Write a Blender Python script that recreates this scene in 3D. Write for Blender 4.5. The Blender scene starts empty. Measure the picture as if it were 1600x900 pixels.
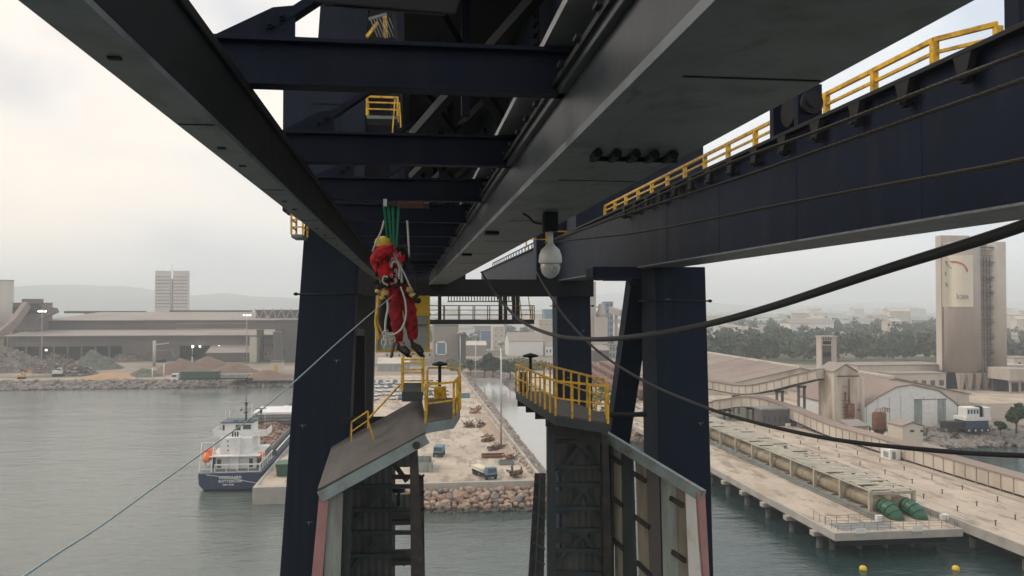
import bpy, math, random
from mathutils import Vector as V, Matrix, noise as mnoise
R = math.radians
rnd = random.Random(7)
S = bpy.context.scene
COL = S.collection

# ------------------------------------------------------------------ camera
H, F = 30.0, 1300.0
PSI, PHI = math.atan(162 / 1300), math.atan(27 / 1300)
cam = bpy.data.cameras.new('camera'); cam.sensor_width = 36; cam.lens = 36 * F / 1600
cam.clip_start = 0.1; cam.clip_end = 40000
co = bpy.data.objects.new('camera', cam); COL.objects.link(co)
co.location = (0, 0, H); co.rotation_euler = (math.pi / 2 + PHI, 0, -PSI)
S.camera = co
CF = V((math.sin(PSI) * math.cos(PHI), math.cos(PSI) * math.cos(PHI), math.sin(PHI)))
CR = V((math.cos(PSI), -math.sin(PSI), 0)); CU = CR.cross(CF)
def ray(px, py): return CF + CR * ((px - 800) / F) + CU * ((450 - py) / F)
def at(px, py, Y):
    d = ray(px, py); return V((0, 0, H)) + d * (Y / d.y)
def ax(px, py, X):
    d = ray(px, py); return V((0, 0, H)) + d * (X / d.x)
def gz(px, py, z=2.5):
    d = ray(px, py); return V((0, 0, H)) + d * ((z - H) / d.z)

# ------------------------------------------------------------------ sky, sun, exposure
SUN_EL, SUN_AZ = 42, -62      # azimuth from +Y towards +X
w = bpy.data.worlds.new('World'); S.world = w; w.use_nodes = True
nt = w.node_tree; nt.nodes.clear(); N = nt.nodes.new; L = nt.links.new
out = N('ShaderNodeOutputWorld'); bg = N('ShaderNodeBackground'); bg.inputs[1].default_value = 0.1
sky = N('ShaderNodeTexSky'); sky.sky_type = 'NISHITA'; sky.sun_disc = False
sky.sun_elevation = R(SUN_EL); sky.sun_rotation = R(SUN_AZ); sky.dust_density = 4
tc = N('ShaderNodeTexCoord'); mp = N('ShaderNodeMapping'); mp.inputs['Scale'].default_value = (1, 1, 3.2)
n1 = N('ShaderNodeTexNoise'); n1.inputs['Scale'].default_value = 2.3; n1.inputs['Detail'].default_value = 7; n1.inputs['Roughness'].default_value = .45
n1.inputs['Distortion'].default_value = .5
r1 = N('ShaderNodeValToRGB'); e = r1.color_ramp.elements
e[0].position = .38; e[0].color = (.56, .575, .61, 1); e[1].position = .62; e[1].color = (.83, .775, .71, 1)
m = e = r1.color_ramp.elements.new(.5); m.color = (.74, .72, .70, 1)
L(tc.outputs['Generated'], mp.inputs[0]); L(mp.outputs[0], n1.inputs[0]); L(n1.outputs[0], r1.inputs[0])
# cooler cloud towards +X, warmer where the veiled sun stands
sx = N('ShaderNodeSeparateXYZ'); L(tc.outputs['Generated'], sx.inputs[0])
mr = N('ShaderNodeMapRange'); mr.inputs[1].default_value = -.4; mr.inputs[2].default_value = .8; L(sx.outputs[0], mr.inputs[0])
mx = N('ShaderNodeMixRGB'); mx.inputs[1].default_value = (1.06, 1.0, .935, 1); mx.inputs[2].default_value = (.93, 1.03, 1.12, 1); L(mr.outputs[0], mx.inputs[0])
mu = N('ShaderNodeMixRGB'); mu.blend_type = 'MULTIPLY'; mu.inputs[0].default_value = 1; L(r1.outputs[0], mu.inputs[1]); L(mx.outputs[0], mu.inputs[2])
sc_ = N('ShaderNodeVectorMath'); sc_.operation = 'SCALE'; sc_.inputs['Scale'].default_value = 11.0; L(mu.outputs[0], sc_.inputs[0])
mm = N('ShaderNodeMixRGB'); mm.inputs[0].default_value = .93; L(sky.outputs[0], mm.inputs[1]); L(sc_.outputs[0], mm.inputs[2])
L(mm.outputs[0], bg.inputs[0]); L(bg.outputs[0], out.inputs[0])
sl = bpy.data.lights.new('sun', 'SUN'); sl.energy = 1.0; sl.angle = R(14); sl.color = (1, .93, .83)
so = bpy.data.objects.new('sun', sl); COL.objects.link(so)
sd = V((math.sin(R(SUN_AZ)) * math.cos(R(SUN_EL)), math.cos(R(SUN_AZ)) * math.cos(R(SUN_EL)), math.sin(R(SUN_EL))))
so.rotation_euler = (-sd).to_track_quat('-Z', 'Y').to_euler(); so.location = (0, 0, 200)
S.view_settings.view_transform = 'Standard'; S.view_settings.look = 'None'
S.view_settings.exposure = 0.38; S.view_settings.gamma = 1; S.view_settings.use_curve_mapping = False
S.cycles.use_denoising = True; S.cycles.max_bounces = 6; S.cycles.volume_bounces = 2
S.cycles.diffuse_bounces = 3; S.cycles.glossy_bounces = 3; S.cycles.sample_clamp_indirect = 4
HAZE = 4.3e-4

# ------------------------------------------------------------------ materials
def mat(name, col, rough=.75, metal=0, var=.18, scale=2., bump=0., bscale=25., dirt=None, dscale=1.5, dthr=.55, dstretch=(1, 1, 1), dmax=.8, spec=.4, dsoft=.12, dirt2=None):
    m = bpy.data.materials.new(name); m.use_nodes = True; t = m.node_tree; N = t.nodes.new; L = t.links.new
    b = t.nodes['Principled BSDF']; b.inputs['Roughness'].default_value = rough; b.inputs['Metallic'].default_value = metal
    b.inputs['Specular IOR Level'].default_value = spec
    tc = N('ShaderNodeTexCoord')
    n = N('ShaderNodeTexNoise'); n.inputs['Scale'].default_value = scale; n.inputs['Detail'].default_value = 6; n.inputs['Roughness'].default_value = .62
    L(tc.outputs['Object'], n.inputs[0])
    r = N('ShaderNodeMapRange'); r.inputs[1].default_value = .3; r.inputs[2].default_value = .7; L(n.outputs[0], r.inputs[0])
    x = N('ShaderNodeMixRGB'); x.inputs[1].default_value = (*[c * (1 - var) for c in col], 1); x.inputs[2].default_value = (*[min(1, c * (1 + var)) for c in col], 1)
    L(r.outputs[0], x.inputs[0]); last = x.outputs[0]
    if dirt:
        mp = N('ShaderNodeMapping'); mp.inputs['Scale'].default_value = dstretch; L(tc.outputs['Object'], mp.inputs[0])
        d = N('ShaderNodeTexNoise'); d.inputs['Scale'].default_value = dscale; d.inputs['Detail'].default_value = 8; d.inputs['Roughness'].default_value = .65
        L(mp.outputs[0], d.inputs[0])
        q = N('ShaderNodeMapRange'); q.inputs[1].default_value = dthr - dsoft; q.inputs[2].default_value = dthr + dsoft; q.inputs[4].default_value = dmax; L(d.outputs[0], q.inputs[0])
        y = N('ShaderNodeMixRGB'); L(q.outputs[0], y.inputs[0]); L(last, y.inputs[1]); y.inputs[2].default_value = (*dirt, 1); last = y.outputs[0]
    if dirt2:
        c2, s2, t2, st2, m2 = dirt2
        mp2 = N('ShaderNodeMapping'); mp2.inputs['Scale'].default_value = st2; mp2.inputs['Location'].default_value = (3.3, 7.1, 1.9); L(tc.outputs['Object'], mp2.inputs[0])
        d2 = N('ShaderNodeTexNoise'); d2.inputs['Scale'].default_value = s2; d2.inputs['Detail'].default_value = 9; d2.inputs['Roughness'].default_value = .7; L(mp2.outputs[0], d2.inputs[0])
        q2 = N('ShaderNodeMapRange'); q2.inputs[1].default_value = t2 - .03; q2.inputs[2].default_value = t2 + .05; q2.inputs[4].default_value = m2; L(d2.outputs[0], q2.inputs[0])
        y2 = N('ShaderNodeMixRGB'); L(q2.outputs[0], y2.inputs[0]); L(last, y2.inputs[1]); y2.inputs[2].default_value = (*c2, 1); last = y2.outputs[0]
    L(last, b.inputs['Base Color'])
    rr = N('ShaderNodeMapRange'); rr.inputs[3].default_value = max(.05, rough - .12); rr.inputs[4].default_value = min(1, rough + .12); L(n.outputs[0], rr.inputs[0]); L(rr.outputs[0], b.inputs['Roughness'])
    if bump:
        bn = N('ShaderNodeTexNoise'); bn.inputs['Scale'].default_value = bscale; bn.inputs['Detail'].default_value = 5; L(tc.outputs['Object'], bn.inputs[0])
        bu = N('ShaderNodeBump'); bu.inputs['Strength'].default_value = bump; bu.inputs['Distance'].default_value = .05; L(bn.outputs[0], bu.inputs['Height']); L(bu.outputs[0], b.inputs['Normal'])
    return m
def emit(name, col, s):
    m = bpy.data.materials.new(name); m.use_nodes = True; b = m.node_tree.nodes['Principled BSDF']
    b.inputs['Base Color'].default_value = (*col, 1); b.inputs['Emission Color'].default_value = (*col, 1); b.inputs['Emission Strength'].default_value = s
    return m
M = {}
M['navy'] = mat('navy_paint', (.0055, .0095, .022), .55, var=.16, scale=1.2, dirt=(.03, .034, .04), dscale=2.2, dthr=.64, dstretch=(1, 1, .15), dmax=.35, bump=.05, bscale=6, spec=.12, dirt2=((.05, .05, .05), 3.5, .68, (.5, 1, 1.6), .5))
M['navy_leg'] = mat('navy_leg_paint', (.0085, .0148, .029), .6, var=.1, scale=.5, dirt=(.032, .04, .05), dscale=1.2, dthr=.62, dstretch=(2.5, 2.5, .12), dmax=.4, spec=.12, dirt2=((.06, .065, .07), 2.2, .70, (1.5, 1.5, .5), .45))
M['navy_gloss'] = mat('navy_web_paint', (.024, .03, .038), .38, var=.2, scale=1.1, bump=.05, bscale=5, dirt=(.085, .088, .085), dscale=.8, dthr=.56, dmax=.6, dirt2=((.09, .06, .04), 4, .68, (1, 1, .3), .6))
M['under'] = mat('dusty_underside', (.16, .172, .182), .5, var=.25, scale=1.3, dirt=(.035, .038, .04), dscale=2.5, dthr=.6, dmax=.6, bump=.06, bscale=12, dirt2=((.05, .045, .04), 5, .62, (1, .25, 1), .6))
M['dark'] = mat('black_grease_steel', (.012, .0125, .014), .65, spec=.25, var=.3, scale=6)
M['blackiron'] = mat('black_iron', (.028, .027, .026), .7, var=.3, scale=3, dirt=(.07, .05, .035), dscale=3, dthr=.6)
M['rope'] = mat('wire_rope_steel', (.075, .06, .045), .6, var=.3, scale=30)
M['rubber'] = mat('rubber_cable', (.018, .018, .019), .55, var=.2, scale=5)
M['yellow'] = mat('yellow_paint', (.80, .46, .025), .5, var=.14, scale=3, dirt=(.14, .075, .035), dscale=5, dthr=.57, dmax=.85)
M['cabyellow'] = mat('cab_yellow', (.66, .42, .035), .5, var=.1, scale=1.5, dirt=(.2, .14, .06), dscale=2, dthr=.62)
M['shadeconcrete'] = mat('shaded_concrete', (.09, .085, .075), .8, var=.2, scale=.6)  # darker concrete: shade under the jetty decks put into the pile colour
M['white'] = mat('white_paint', (.74, .73, .70), .5, var=.05, scale=1, dirt=(.42, .33, .25), dscale=1.2, dthr=.66, dmax=.6)
M['cream'] = mat('cream_wall', (.56, .50, .42), .8, var=.1, scale=.15, dirt=(.30, .24, .19), dscale=.12, dthr=.6, dstretch=(1, 1, .3))
M['concrete'] = mat('concrete', (.40, .37, .33), .85, var=.16, scale=.3, dirt=(.22, .2, .175), dscale=.25, dthr=.6, dmax=.7)
M['deck'] = mat('jetty_deck', (.50, .42, .335), .9, var=.14, scale=.22, dirt=(.33, .25, .18), dscale=.12, dthr=.56, dmax=.7, bump=.1, bscale=2, dirt2=((.17, .13, .10), .35, .54, (1.5, .4, 1), .6))
M['tealgrey'] = mat('teal_grey_steel', (.25, .30, .30), .6, var=.15, scale=1.5, dirt=(.16, .11, .08), dscale=2, dthr=.6, dmax=.8)
M['darkteal'] = mat('dark_teal_steel', (.038, .052, .055), .65, var=.25, scale=2, dirt=(.05, .04, .03), dscale=2, dthr=.6)
M['pink'] = mat('faded_red_primer', (.38, .19, .18), .7, var=.14, scale=1.5, dirt=(.25, .17, .15), dscale=2, dthr=.6)
M['cladding'] = mat('dirty_corrugated_sheet', (.14, .145, .135), .75, var=.25, scale=.8, dirt=(.05, .05, .048), dscale=.7, dthr=.5, dstretch=(2, 2, .3), dmax=.85, dsoft=.2)
M['roofsheet'] = mat('weathered_roof_sheet', (.085, .078, .075), .7, var=.25, scale=.8, dirt=(.06, .05, .042), dscale=.9, dthr=.52, dstretch=(2.5, .5, 1), dmax=.8)
M['palepanel'] = mat('pale_cladding_panel', (.30, .33, .31), .65, var=.15, scale=.8, dirt=(.16, .13, .1), dscale=1, dthr=.58, dstretch=(2, 2, .3))
M['creampanel'] = mat('cream_cladding_panel', (.27, .24, .18), .7, var=.15, scale=.8, dirt=(.13, .1, .07), dscale=1, dthr=.55, dstretch=(2, 2, .3))
M['brown'] = mat('brown_cladding', (.155, .125, .112), .8, var=.14, scale=.05, dirt=(.10, .075, .065), dscale=.06, dthr=.56, dstretch=(1, 1, 3))
M['brownroof'] = mat('brown_roof', (.30, .255, .225), .8, var=.1, scale=.04, dirt=(.22, .165, .14), dscale=.05, dthr=.58)
M['pinkroof'] = mat('rusty_pink_roof', (.285, .22, .185), .85, var=.14, scale=.05, dirt=(.18, .125, .105), dscale=.035, dthr=.56, dmax=.8)
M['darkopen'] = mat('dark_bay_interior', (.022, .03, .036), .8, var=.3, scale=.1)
M['greybrown'] = mat('grey_brown_cladding', (.11, .095, .09), .8, var=.2, scale=.06)
M['rust'] = mat('rusty_steel', (.19, .085, .05), .85, var=.35, scale=1.5, dirt=(.09, .055, .04), dscale=2, dthr=.55)
M['silo'] = mat('silo_concrete', (.40, .345, .30), .85, var=.1, scale=.08, dirt=(.29, .245, .21), dscale=.12, dthr=.56, dstretch=(1, 1, .25), dmax=.7)
M['silolight'] = mat('silo_pale_concrete', (.50, .445, .385), .85, var=.08, scale=.08, dirt=(.32, .27, .225), dscale=.12, dthr=.6, dstretch=(1, 1, .2))
M['palewhite'] = mat('pale_tower_panel', (.66, .62, .58), .8, var=.06, scale=.1)
M['rock_wet'] = mat('wet_dark_rock', (.075, .062, .048), .55, var=.35, scale=1.2, bump=.4, bscale=5, dirt=(.035, .045, .025), dscale=1.2, dthr=.55)
M['banner'] = mat('banner_cloth', (.68, .62, .50), .8, var=.03, scale=.3)
M['bred'] = mat('banner_red', (.40, .13, .10), .8, var=.05); M['bgrey'] = mat('banner_grey', (.25, .26, .26), .8, var=.05)
M['glass'] = mat('window_glass', (.05, .065, .075), .15, var=.2, scale=.5, spec=.6)
M['paleglass'] = mat('cab_glass', (.30, .33, .31), .2, var=.2, scale=1.5, spec=.6)
M['hull'] = mat('hull_blue', (.035, .055, .105), .5, var=.12, scale=.4, dirt=(.12, .09, .08), dscale=.5, dthr=.68, dstretch=(1, 1, .2))
M['hullgrey'] = mat('hatch_grey', (.20, .22, .21), .6, var=.15, scale=.6, dirt=(.12, .08, .06), dscale=.5, dthr=.6)
M['orange'] = mat('lifeboat_orange', (.85, .17, .04), .45, var=.06, scale=1)
M['lblue'] = mat('machine_blue', (.09, .20, .29), .55, var=.2, scale=1, dirt=(.10, .08, .06), dscale=2, dthr=.6)
M['green'] = mat('pipe_green', (.018, .105, .05), .45, var=.12, scale=.8, dirt=(.04, .09, .05), dscale=1.2, dthr=.62)
M['dgreen'] = mat('truck_green', (.04, .085, .055), .6, var=.12, scale=1)
M['pipe'] = mat('tan_pipe', (.33, .275, .185), .7, var=.16, scale=.5, dirt=(.16, .12, .08), dscale=.5, dthr=.55, dstretch=(1, .4, 1), dmax=.8)
M['slat'] = mat('pale_slat', (.41, .375, .30), .8, var=.15, scale=.6, dirt=(.22, .2, .16), dscale=.5, dthr=.6)
M['tyre'] = mat('tyre_rubber', (.02, .02, .02), .85)
M['rock_tan'] = mat('tan_rock', (.43, .33, .25), .9, var=.28, scale=.9, bump=.4, bscale=5, dirt=(.22, .15, .115), dscale=1.2, dthr=.55)
M['rock_red'] = mat('reddish_rock', (.33, .205, .155), .9, var=.28, scale=.9, bump=.4, bscale=5)
M['rock_grey'] = mat('grey_rock', (.24, .21, .185), .9, var=.3, scale=.9, bump=.4, bscale=5)
M['rock_far'] = mat('bank_rock', (.20, .165, .145), .9, var=.45, scale=.35, bump=.4, bscale=3)
M['scrap'] = mat('scrap_metal', (.17, .15, .135), .7, var=.6, scale=.7, dirt=(.12, .07, .045), dscale=.6, dthr=.5)
M['scrapgreen'] = mat('green_grey_heap', (.115, .12, .095), .9, var=.4, scale=.7)
M['scrapcargo'] = mat('cargo_scrap', (.24, .185, .155), .85, var=.6, scale=1.6, dirt=(.40, .34, .30), dscale=2.2, dthr=.6)
M['soil'] = mat('brown_heap_soil', (.20, .125, .085), .95, var=.25, scale=.12, dirt=(.13, .095, .075), dscale=.08, dthr=.52)
M['sand'] = mat('orange_sand', (.40, .24, .14), .95, var=.15, scale=.1)
M['leaf'] = mat('leaf_green', (.055, .085, .035), .7, var=.5, scale=.25, spec=.2)
M['leafdark'] = mat('leaf_dark', (.045, .07, .045), .75, var=.5, scale=.05, spec=.2)
M['reed'] = mat('bank_scrub', (.115, .125, .06), .9, var=.4, scale=.2)
M['bark'] = mat('bark', (.09, .065, .045), .9)
M['jred'] = mat('red_workwear', (.62, .02, .025), .8, var=.25, scale=9, dirt=(.12, .01, .012), dscale=7, dthr=.6, bump=.3, bscale=18)
M['tred'] = mat('red_trousers', (.40, .017, .024), .85, var=.3, scale=10, dirt=(.05, .008, .012), dscale=6, dthr=.52, bump=.35, bscale=16)
M['helmet'] = mat('helmet_yellow', (.75, .56, .06), .35, var=.05)
M['black'] = mat('black_webbing', (.018, .018, .02), .75, var=.3, scale=12)
M['boot'] = mat('boot_leather', (.022, .019, .018), .55, var=.25, scale=12); M['sole'] = mat('boot_sole', (.18, .17, .16), .7)
M['skin'] = mat('skin', (.48, .27, .19), .55, var=.06); M['hair'] = mat('hair', (.03, .02, .015), .7)
M['sling'] = mat('green_sling', (.012, .20, .095), .75, var=.2, scale=15)
M['wrope'] = mat('white_rope', (.55, .55, .50), .8, var=.15, scale=40); M['brope'] = mat('blue_white_rope', (.38, .46, .48), .8, var=.25, scale=60)
M['glove'] = mat('yellow_glove', (.62, .46, .14), .75, var=.15, scale=15); M['alu'] = mat('aluminium', (.5, .5, .5), .35, metal=.8)
M['dome'] = mat('camera_housing', (.66, .65, .61), .5, var=.06, scale=3, dirt=(.3, .26, .2), dscale=5, dthr=.62); M['domeglass'] = mat('camera_bubble', (.40, .40, .38), .12, var=.15, scale=6, spec=.7)
M['buoy'] = mat('buoy_yellow', (.75, .52, .03), .45, var=.05)
M['hillmat'] = mat('hill_scrub', (.07, .085, .05), .95, var=.35, scale=.004, dirt=(.20, .16, .12), dscale=.003, dthr=.6)
M['creamstain'] = mat('stained_cream_wall', (.56, .50, .42), .8, var=.08, scale=.2, dirt=(.26, .15, .10), dscale=.22, dthr=.53, dstretch=(1.4, 1.4, .25), dmax=.85)
M['lamp'] = emit('lamp_glow', (1, .95, .85), 6)
M['asphalt'] = mat('asphalt', (.085, .08, .075), .9, var=.2, scale=.2)
M['markwhite'] = mat('lettering_white', (.75, .75, .73), .6, var=.03)
M['steelblue'] = mat('far_blue_cladding', (.13, .21, .30), .8, var=.1, scale=.05)

# ------------------------------------------------------------------ mesh builder
ORG = {}
class MB:
    def __init__(s): s.v = []; s.f = []; s.sm = []; s.mi = []; s.m = 0
    def add(s, vs, fs, smooth=False):
        o = len(s.v); s.v += [tuple(p) for p in vs]; s.f += [tuple(i + o for i in f) for f in fs]; s.sm += [smooth] * len(fs); s.mi += [s.m] * len(fs); return s
    def hexa(s, a): return s.add(a, [(3, 2, 1, 0), (4, 5, 6, 7), (0, 1, 5, 4), (1, 2, 6, 5), (2, 3, 7, 6), (3, 0, 4, 7)])
    def box(s, x0, x1, y0, y1, z0, z1): return s.hexa([(x0, y0, z0), (x1, y0, z0), (x1, y1, z0), (x0, y1, z0), (x0, y0, z1), (x1, y0, z1), (x1, y1, z1), (x0, y1, z1)])
    def beam(s, p, q, w, h, up=(0, 0, 1)):
        p, q, up = V(p), V(q), V(up); d = (q - p).normalized(); r = d.cross(up)
        if r.length < 1e-4: r = d.cross(V((1, 0, 0)))
        r.normalize(); u = r.cross(d); r *= w / 2; u *= h / 2
        return s.hexa([p - r - u, p + r - u, q + r - u, q - r - u, p - r + u, p + r + u, q + r + u, q - r + u])
    def tube(s, pts, r, n=8, cap=True, rs=None):
        pts = [V(p) for p in pts]; vs = []; fs = []; pr = None
        for i, p in enumerate(pts):
            d = (pts[min(i + 1, len(pts) - 1)] - pts[max(i - 1, 0)]).normalized()
            if pr is None:
                a = V((0, 0, 1)) if abs(d.z) < .9 else V((1, 0, 0)); pr = d.cross(a).normalized()
            pr = (pr - d * pr.dot(d)).normalized(); b = d.cross(pr); rr = rs[i] if rs else r
            for k in range(n):
                t = 2 * math.pi * k / n; vs.append(p + (pr * math.cos(t) + b * math.sin(t)) * rr)
        for i in range(len(pts) - 1):
            for k in range(n): fs.append((i * n + k, i * n + (k + 1) % n, (i + 1) * n + (k + 1) % n, (i + 1) * n + k))
        s.add(vs, fs, True)
        if cap:
            o = len(s.v) - len(vs); s.f += [tuple(o + k for k in reversed(range(n))), tuple(o + (len(pts) - 1) * n + k for k in range(n))]; s.sm += [False] * 2; s.mi += [s.m] * 2
        return s
    def cyl(s, p, q, r, n=12, r2=None): return s.tube([p, q], r, n, True, [r, r if r2 is None else r2])
    def prism(s, poly, vec):
        n = len(poly); vec = V(vec); a = [V(p) for p in poly]; b = [p + vec for p in a]
        return s.add(a + b, [tuple(reversed(range(n))), tuple(range(n, 2 * n))] + [(i, (i + 1) % n, n + (i + 1) % n, n + i) for i in range(n)])
    def lathe(s, c, prof, n=16):
        c = V(c); vs = []; fs = []
        for (r, z) in prof:
            for k in range(n): t = 2 * math.pi * k / n; vs.append(c + V((r * math.cos(t), r * math.sin(t), z)))
        for i in range(len(prof) - 1):
            for k in range(n): fs.append((i * n + k, i * n + (k + 1) % n, (i + 1) * n + (k + 1) % n, (i + 1) * n + k))
        fs += [tuple(reversed(range(n))), tuple((len(prof) - 1) * n + k for k in range(n))]
        return s.add(vs, fs, True)
    def rock(s, c, r, seed, sz=(1, 1, .75)):
        g = random.Random(seed); t = (1 + 5 ** .5) / 2
        vs = [V(a).normalized() for a in [(-1, t, 0), (1, t, 0), (-1, -t, 0), (1, -t, 0), (0, -1, t), (0, 1, t), (0, -1, -t), (0, 1, -t), (t, 0, -1), (t, 0, 1), (-t, 0, -1), (-t, 0, 1)]]
        fs = [(0, 11, 5), (0, 5, 1), (0, 1, 7), (0, 7, 10), (0, 10, 11), (1, 5, 9), (5, 11, 4), (11, 10, 2), (10, 7, 6), (7, 1, 8), (3, 9, 4), (3, 4, 2), (3, 2, 6), (3, 6, 8), (3, 8, 9), (4, 9, 5), (2, 4, 11), (6, 2, 10), (8, 6, 7), (9, 8, 1)]
        a = g.random() * 6.28; rot = Matrix.Rotation(a, 3, 'Z') @ Matrix.Rotation(g.random() * 3, 3, 'X'); sc = V((sz[0] * g.uniform(.75, 1.25), sz[1] * g.uniform(.75, 1.25), sz[2] * g.uniform(.8, 1.2)))
        o = []
        for v in vs:
            p = rot @ (v * g.uniform(.78, 1.12)); o.append(V(c) + V((p.x * sc.x, p.y * sc.y, p.z * sc.z)) * r)
        return s.add(o, fs)
    def build(s, name, mt, parent=None, org=None, bevel=0, label=None, kind=None):
        me = bpy.data.meshes.new(name); o = V(org) if org is not None else (ORG[parent.name] if parent else V((0, 0, 0)))
        me.from_pydata([(v[0] - o.x, v[1] - o.y, v[2] - o.z) for v in s.v], [], s.f); me.update()
        me.polygons.foreach_set('use_smooth', s.sm)
        mts = mt if isinstance(mt, (list, tuple)) else [mt]
        for q in mts: me.materials.append(M[q] if isinstance(q, str) else q)
        if len(mts) > 1: me.polygons.foreach_set('material_index', s.mi)
        ob = bpy.data.objects.new(name, me); COL.objects.link(ob); ORG[ob.name] = o
        if parent: ob.parent = parent
        else: ob.location = o
        if bevel:
            b = ob.modifiers.new('bevel', 'BEVEL'); b.width = bevel; b.segments = 2; b.limit_method = 'ANGLE'
        if label: ob['label'] = label
        if kind: ob['kind'] = kind
        return ob
def box(*a): return MB().box(*a)
def thing(name, label, cat, loc=(0, 0, 0), group=None):
    o = bpy.data.objects.new(name, None); o.empty_display_size = .3; COL.objects.link(o); o.location = loc; ORG[o.name] = V(loc)
    o['label'] = label; o['category'] = cat
    if group: o['group'] = group
    return o
def tag(o, label=None, cat=None, group=None, kind=None):
    for k, v in (('label', label), ('category', cat), ('group', group), ('kind', kind)):
        if v: o[k] = v
    return o
def copy_tree(o, parent=None):
    c = o.copy(); COL.objects.link(c)
    if parent: c.parent = parent
    for ch in o.children: copy_tree(ch, c)
    return c
def place(proto, state, loc, rz=0, sc=1, label=None, group=None):
    """first call moves the prototype itself, later calls copy it"""
    o = proto if not state else copy_tree(proto)
    state.append(o); o.location = loc; o.rotation_euler = (0, 0, rz); o.scale = (sc,) * 3 if not isinstance(sc, tuple) else sc
    if label: o['label'] = label
    if group: o['group'] = group
    return o
def rails(parent, pts, h=1.05, sp=1.2, w=.05, mt='yellow', name='railing', mid=2, pw=None, lv=None):
    """hand rails along pts (floor line) with each post a sub-part"""
    mb = MB(); pts = [V(p) for p in pts]; up = V((0, 0, 1))
    for a, b in zip(pts[:-1], pts[1:]):
        for k in range(mid + 1):
            hh = (h * lv[k] if lv and k < mid else h * (k + 1) / (mid + 1)) - (w / 2 if k == mid else 0)
            mb.beam(a + up * hh, b + up * hh, w * (1 if k == mid else .7), w * (1 if k == mid else .7))
    r = mb.build(name, mt, parent)
    done = []
    for a, b in zip(pts[:-1], pts[1:]):
        n = max(1, round((b - a).length / sp))
        for i in range(n + 1):
            p = a.lerp(b, i / n)
            if any((p - q).length < .05 for q in done): continue
            done.append(p); MB().box(p.x - (pw or w) / 2, p.x + (pw or w) / 2, p.y - (pw or w) / 2, p.y + (pw or w) / 2, p.z, p.z + h - w).build('post', mt, r)
    return r
def bolts(mb, pts, nrm, r=.02, h=.03, n=6):
    for p in pts: mb.cyl(V(p), V(p) + V(nrm) * h, r, n)
    return mb
# ================================================================== SETTING
def sea_mat():
    m = bpy.data.materials.new('sea_water'); m.use_nodes = True; t = m.node_tree; N = t.nodes.new; L = t.links.new
    b = t.nodes['Principled BSDF']; b.inputs['Roughness'].default_value = .1; b.inputs['IOR'].default_value = 1.33; b.inputs['Specular IOR Level'].default_value = .5
    tc = N('ShaderNodeTexCoord')
    n = N('ShaderNodeTexNoise'); n.inputs['Scale'].default_value = .012; n.inputs['Detail'].default_value = 4; L(tc.outputs['Object'], n.inputs[0])
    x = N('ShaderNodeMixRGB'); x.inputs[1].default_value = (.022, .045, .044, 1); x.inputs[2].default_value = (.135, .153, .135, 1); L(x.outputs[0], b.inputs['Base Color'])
    # sky reflection put into the colour: paler in the basin, darker off the jetties
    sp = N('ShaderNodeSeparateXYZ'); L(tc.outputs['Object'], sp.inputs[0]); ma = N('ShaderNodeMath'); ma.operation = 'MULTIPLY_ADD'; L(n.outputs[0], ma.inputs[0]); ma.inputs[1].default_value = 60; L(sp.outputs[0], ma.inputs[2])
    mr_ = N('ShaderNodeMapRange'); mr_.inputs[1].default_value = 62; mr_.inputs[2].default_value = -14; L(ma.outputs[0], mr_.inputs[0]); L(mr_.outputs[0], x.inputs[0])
    prev = None
    for sc, st, dist, det in ((.06, .3, 1.2, 3), (.35, .35, .5, 4), (1.5, .45, .15, 5)):
        mp = N('ShaderNodeMapping'); mp.inputs['Scale'].default_value = (.6, 1.3, 1); mp.inputs['Rotation'].default_value = (0, 0, .35); L(tc.outputs['Object'], mp.inputs[0])
        a = N('ShaderNodeTexNoise'); a.inputs['Scale'].default_value = sc; a.inputs['Detail'].default_value = det; a.inputs['Roughness'].default_value = .55; a.inputs['Distortion'].default_value = .4; L(mp.outputs[0], a.inputs[0])
        u = N('ShaderNodeBump'); u.inputs['Strength'].default_value = st; u.inputs['Distance'].default_value = dist; L(a.outputs[0], u.inputs['Height'])
        if prev: L(prev, u.inputs['Normal'])
        prev = u.outputs[0]
    L(prev, b.inputs['Normal']); return m
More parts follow.
